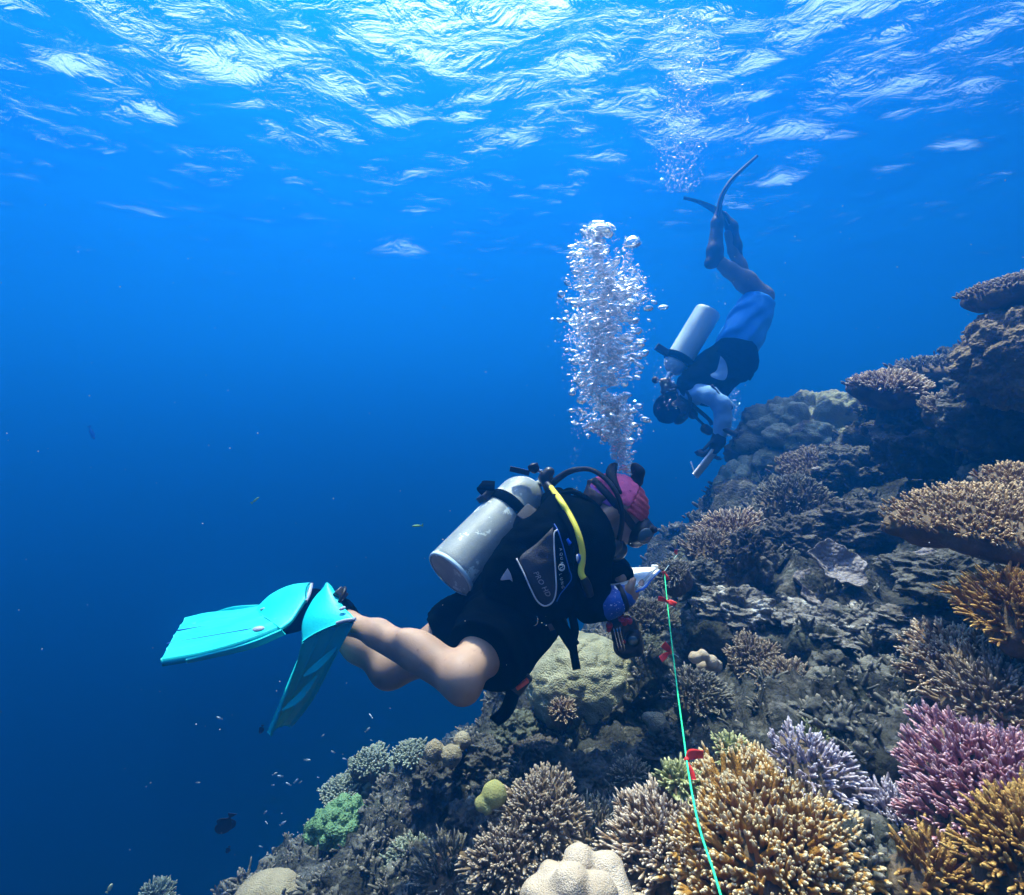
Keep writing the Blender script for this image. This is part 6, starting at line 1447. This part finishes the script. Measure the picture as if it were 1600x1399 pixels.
for (x, y, d_, a_, b_, lb) in [(937, 358, 1.56, 17, 8, 'domed air bubble crowning the dense bubble column'), (988, 378, 1.56, 13, 9, 'round air bubble topping the short right branch of the column'),
                           (893, 469, 1.54, 11, 4, 'flat air bubble jutting out left of the dense column'), (998, 537, 1.55, 9, 3, 'flat air bubble at the right rim of the dense column'),
                           (958, 628, 1.55, 8, 7, 'round air bubble low in the column, above the pink headband')]:
    V = _gb * np.array([px(a_, d_), px(a_, d_), px(b_, d_)]); V[:, 2] -= 0.35 * px(b_, d_) * (V[:, 0] ** 2 + V[:, 1] ** 2) / px(a_, d_) ** 2
    V += 0.10 * px(b_, d_) * np.stack([perlin(_gb * 2 + x + k) for k in range(3)], -1)
    o = obj('air_bubble', (V, _gf), BUB); o.location = P(x, y, d_); tag(o, lb, 'bubble', 'large single bubbles')

# ------------------------------------------------------------------ fish
def fish_parts(L, H, T):
    """body, tail and fins along +x (head), z up"""
    u = np.linspace(0, 1, 22); prof = H / 2 * np.sin(np.pi * u ** 0.75) ** 0.8 * (1 - 0.12 * u) + 0.004 * L
    prof[0] = 0.05 * H; prof[-1] = 0.02 * H
    a = np.linspace(0, 2 * np.pi, 16, endpoint=False)
    X = L * (0.5 - u)[::1]
    V = np.stack([np.broadcast_to(X[:, None], (22, 16)), T / H * prof[:, None] * np.cos(a), prof[:, None] * np.sin(a)], -1).reshape(-1, 3)
    F = [grid_faces(22, 16, False, True)[:, ::-1]]
    body = (V, F)
    tail = sheet([(-L * .46, 0, .03 * L), (-L * .58, 0, .12 * L), (-L * .72, 0, .20 * L)], [(-L * .46, 0, -.03 * L), (-L * .58, 0, -.10 * L), (-L * .70, 0, -.17 * L)], 0.012 * L, 8, 10)
    dors = sheet([(L * .25, 0, H * .42), (0, 0, H * .62), (-L * .30, 0, H * .50), (-L * .40, 0, H * .2)], [(L * .22, 0, H * .3), (0, 0, H * .4), (-L * .28, 0, H * .3), (-L * .38, 0, H * .12)], 0.012 * L, 5, 16)
    anal = sheet([(L * .02, 0, -H * .40), (-L * .18, 0, -H * .60), (-L * .34, 0, -H * .44), (-L * .40, 0, -H * .15)], [(L * .02, 0, -H * .3), (-L * .16, 0, -H * .35), (-L * .30, 0, -H * .25), (-L * .38, 0, -H * .1)], 0.012 * L, 5, 16)
    return body, tail, dors, anal
FM = {'dark': mat("dark_brown_fish", (0.012, 0.010, 0.010), 0.6, (0.02, 0.018, 0.016), 20), 'pale': mat("pale_silver_fish", (0.55, 0.68, 0.70), 0.4, spec=0.6),
      'blue': mat("blue_fish", (0.05, 0.28, 0.75), 0.5), 'green': mat("yellow_green_fish", (0.20, 0.45, 0.10), 0.5), 'yellow': mat("yellow_white_fish", (0.80, 0.75, 0.35), 0.5)}
def fish(label, x, y, d, lpx, dirx, diry, kind, H=0.5, T=0.18, split=True, group=None, dz=0.15):
    L = px(lpx, d) / 1.2; c = P(x, y, d)
    fx = norm(W(dirx, diry, dz)); up = norm(W(diry * .8 if abs(diry) > abs(dirx) else 0.1, -max(abs(dirx), .25), 0)); up = norm(up - fx * np.dot(up, fx)); sx_ = np.cross(up, fx)
    M = np.column_stack([fx, sx_, up])
    b, tl, dr, an = [tr(q, M, c) for q in fish_parts(L, L * H, L * T)]
    if split:
        t = thing('fish', label, 'fish', c, group)
        o = obj('body', b, FM[kind], t); obj('tail_fin', tl, FM[kind], t); obj('dorsal_fin', dr, FM[kind], t); obj('anal_fin', an, FM[kind], t)
        obj('eye', ball(c + fx * L * .36 - _f * L * T * .32 + up * L * .06, L * .025, 10, 8), D_['white'], o)
        return t
    j = join([b, tl, dr, an]); o = obj('fish', (j[0] - c, j[1]), FM[kind]); o.location = c
    return tag(o, label, 'fish', group)
fish('large dark round fish facing down in open water at lower left', 351, 1290, 2.6, 44, -.55, .85, 'dark', 0.68)
fish('small dark fish right below the large dark fish', 356, 1329, 2.8, 14, -.4, .9, 'dark', 0.5)
fish('small dark fish left of the hanging fin tip', 408, 1141, 3.0, 16, -.3, .9, 'dark', 0.5)
fish('slender blue fish alone in open water at far left', 144, 678, 4.6, 22, .25, .97, 'blue', 0.35)
fish('slim yellow-green fish left of the grey tank', 651, 822, 2.5, 18, -.98, .1, 'green', 0.22)
fish('slim greenish fish further left, level with the grey tank', 400, 781, 2.7, 15, .7, -.6, 'green', 0.22)
fish('small yellow-white fish at the bottom edge, far left', 172, 1387, 1.8, 15, .5, -.85, 'yellow', 0.4)
for i, (x, y) in enumerate([(430, 1209), (437, 1213), (427, 1227), (450, 1225), (463, 1220), (416, 1285), (443, 1286), (407, 1323), (310, 1223), (342, 1122), (505, 1149), (579, 1118), (575, 1140), (580, 1157), (481, 1188), (538, 1186), (470, 1222), (767, 1091), (415, 1269), (520, 1175), (455, 1305), (497, 1215)]):
    fish('tiny pale fish in the loose school left of the lower reef', x, y, 2.6 + 0.25 * math.sin(i * 1.7), 8 + 3 * math.sin(i * 2.3), (-1) ** i * .8, -.4 + .5 * math.sin(i), 'pale', 0.34, split=False, group='tiny pale fish of the loose school')

def make_snow():
    rg = np.random.default_rng(99); n = 420
    d = 0.5 * (5.0 / 0.5) ** rg.random(n)
    c = np.array([P(x, y, q) for x, y, q in zip(rg.uniform(0, 1600, n), rg.uniform(200, 1399, n), d)])
    ok = c[:, 2] > reef_z(c[:, 0], c[:, 1]) + 0.15
    m = mat("marine_snow", (0.6, 0.62, 0.58), 0.9)
    return tag(obj('marine_snow', bubbles(c[ok], 0.0003 + 0.0006 * rg.random(ok.sum()) * np.sqrt(d[ok]), 5, 0.8), m), 'fine pale specks drifting in the water', 'particles', kind='stuff')
make_snow()
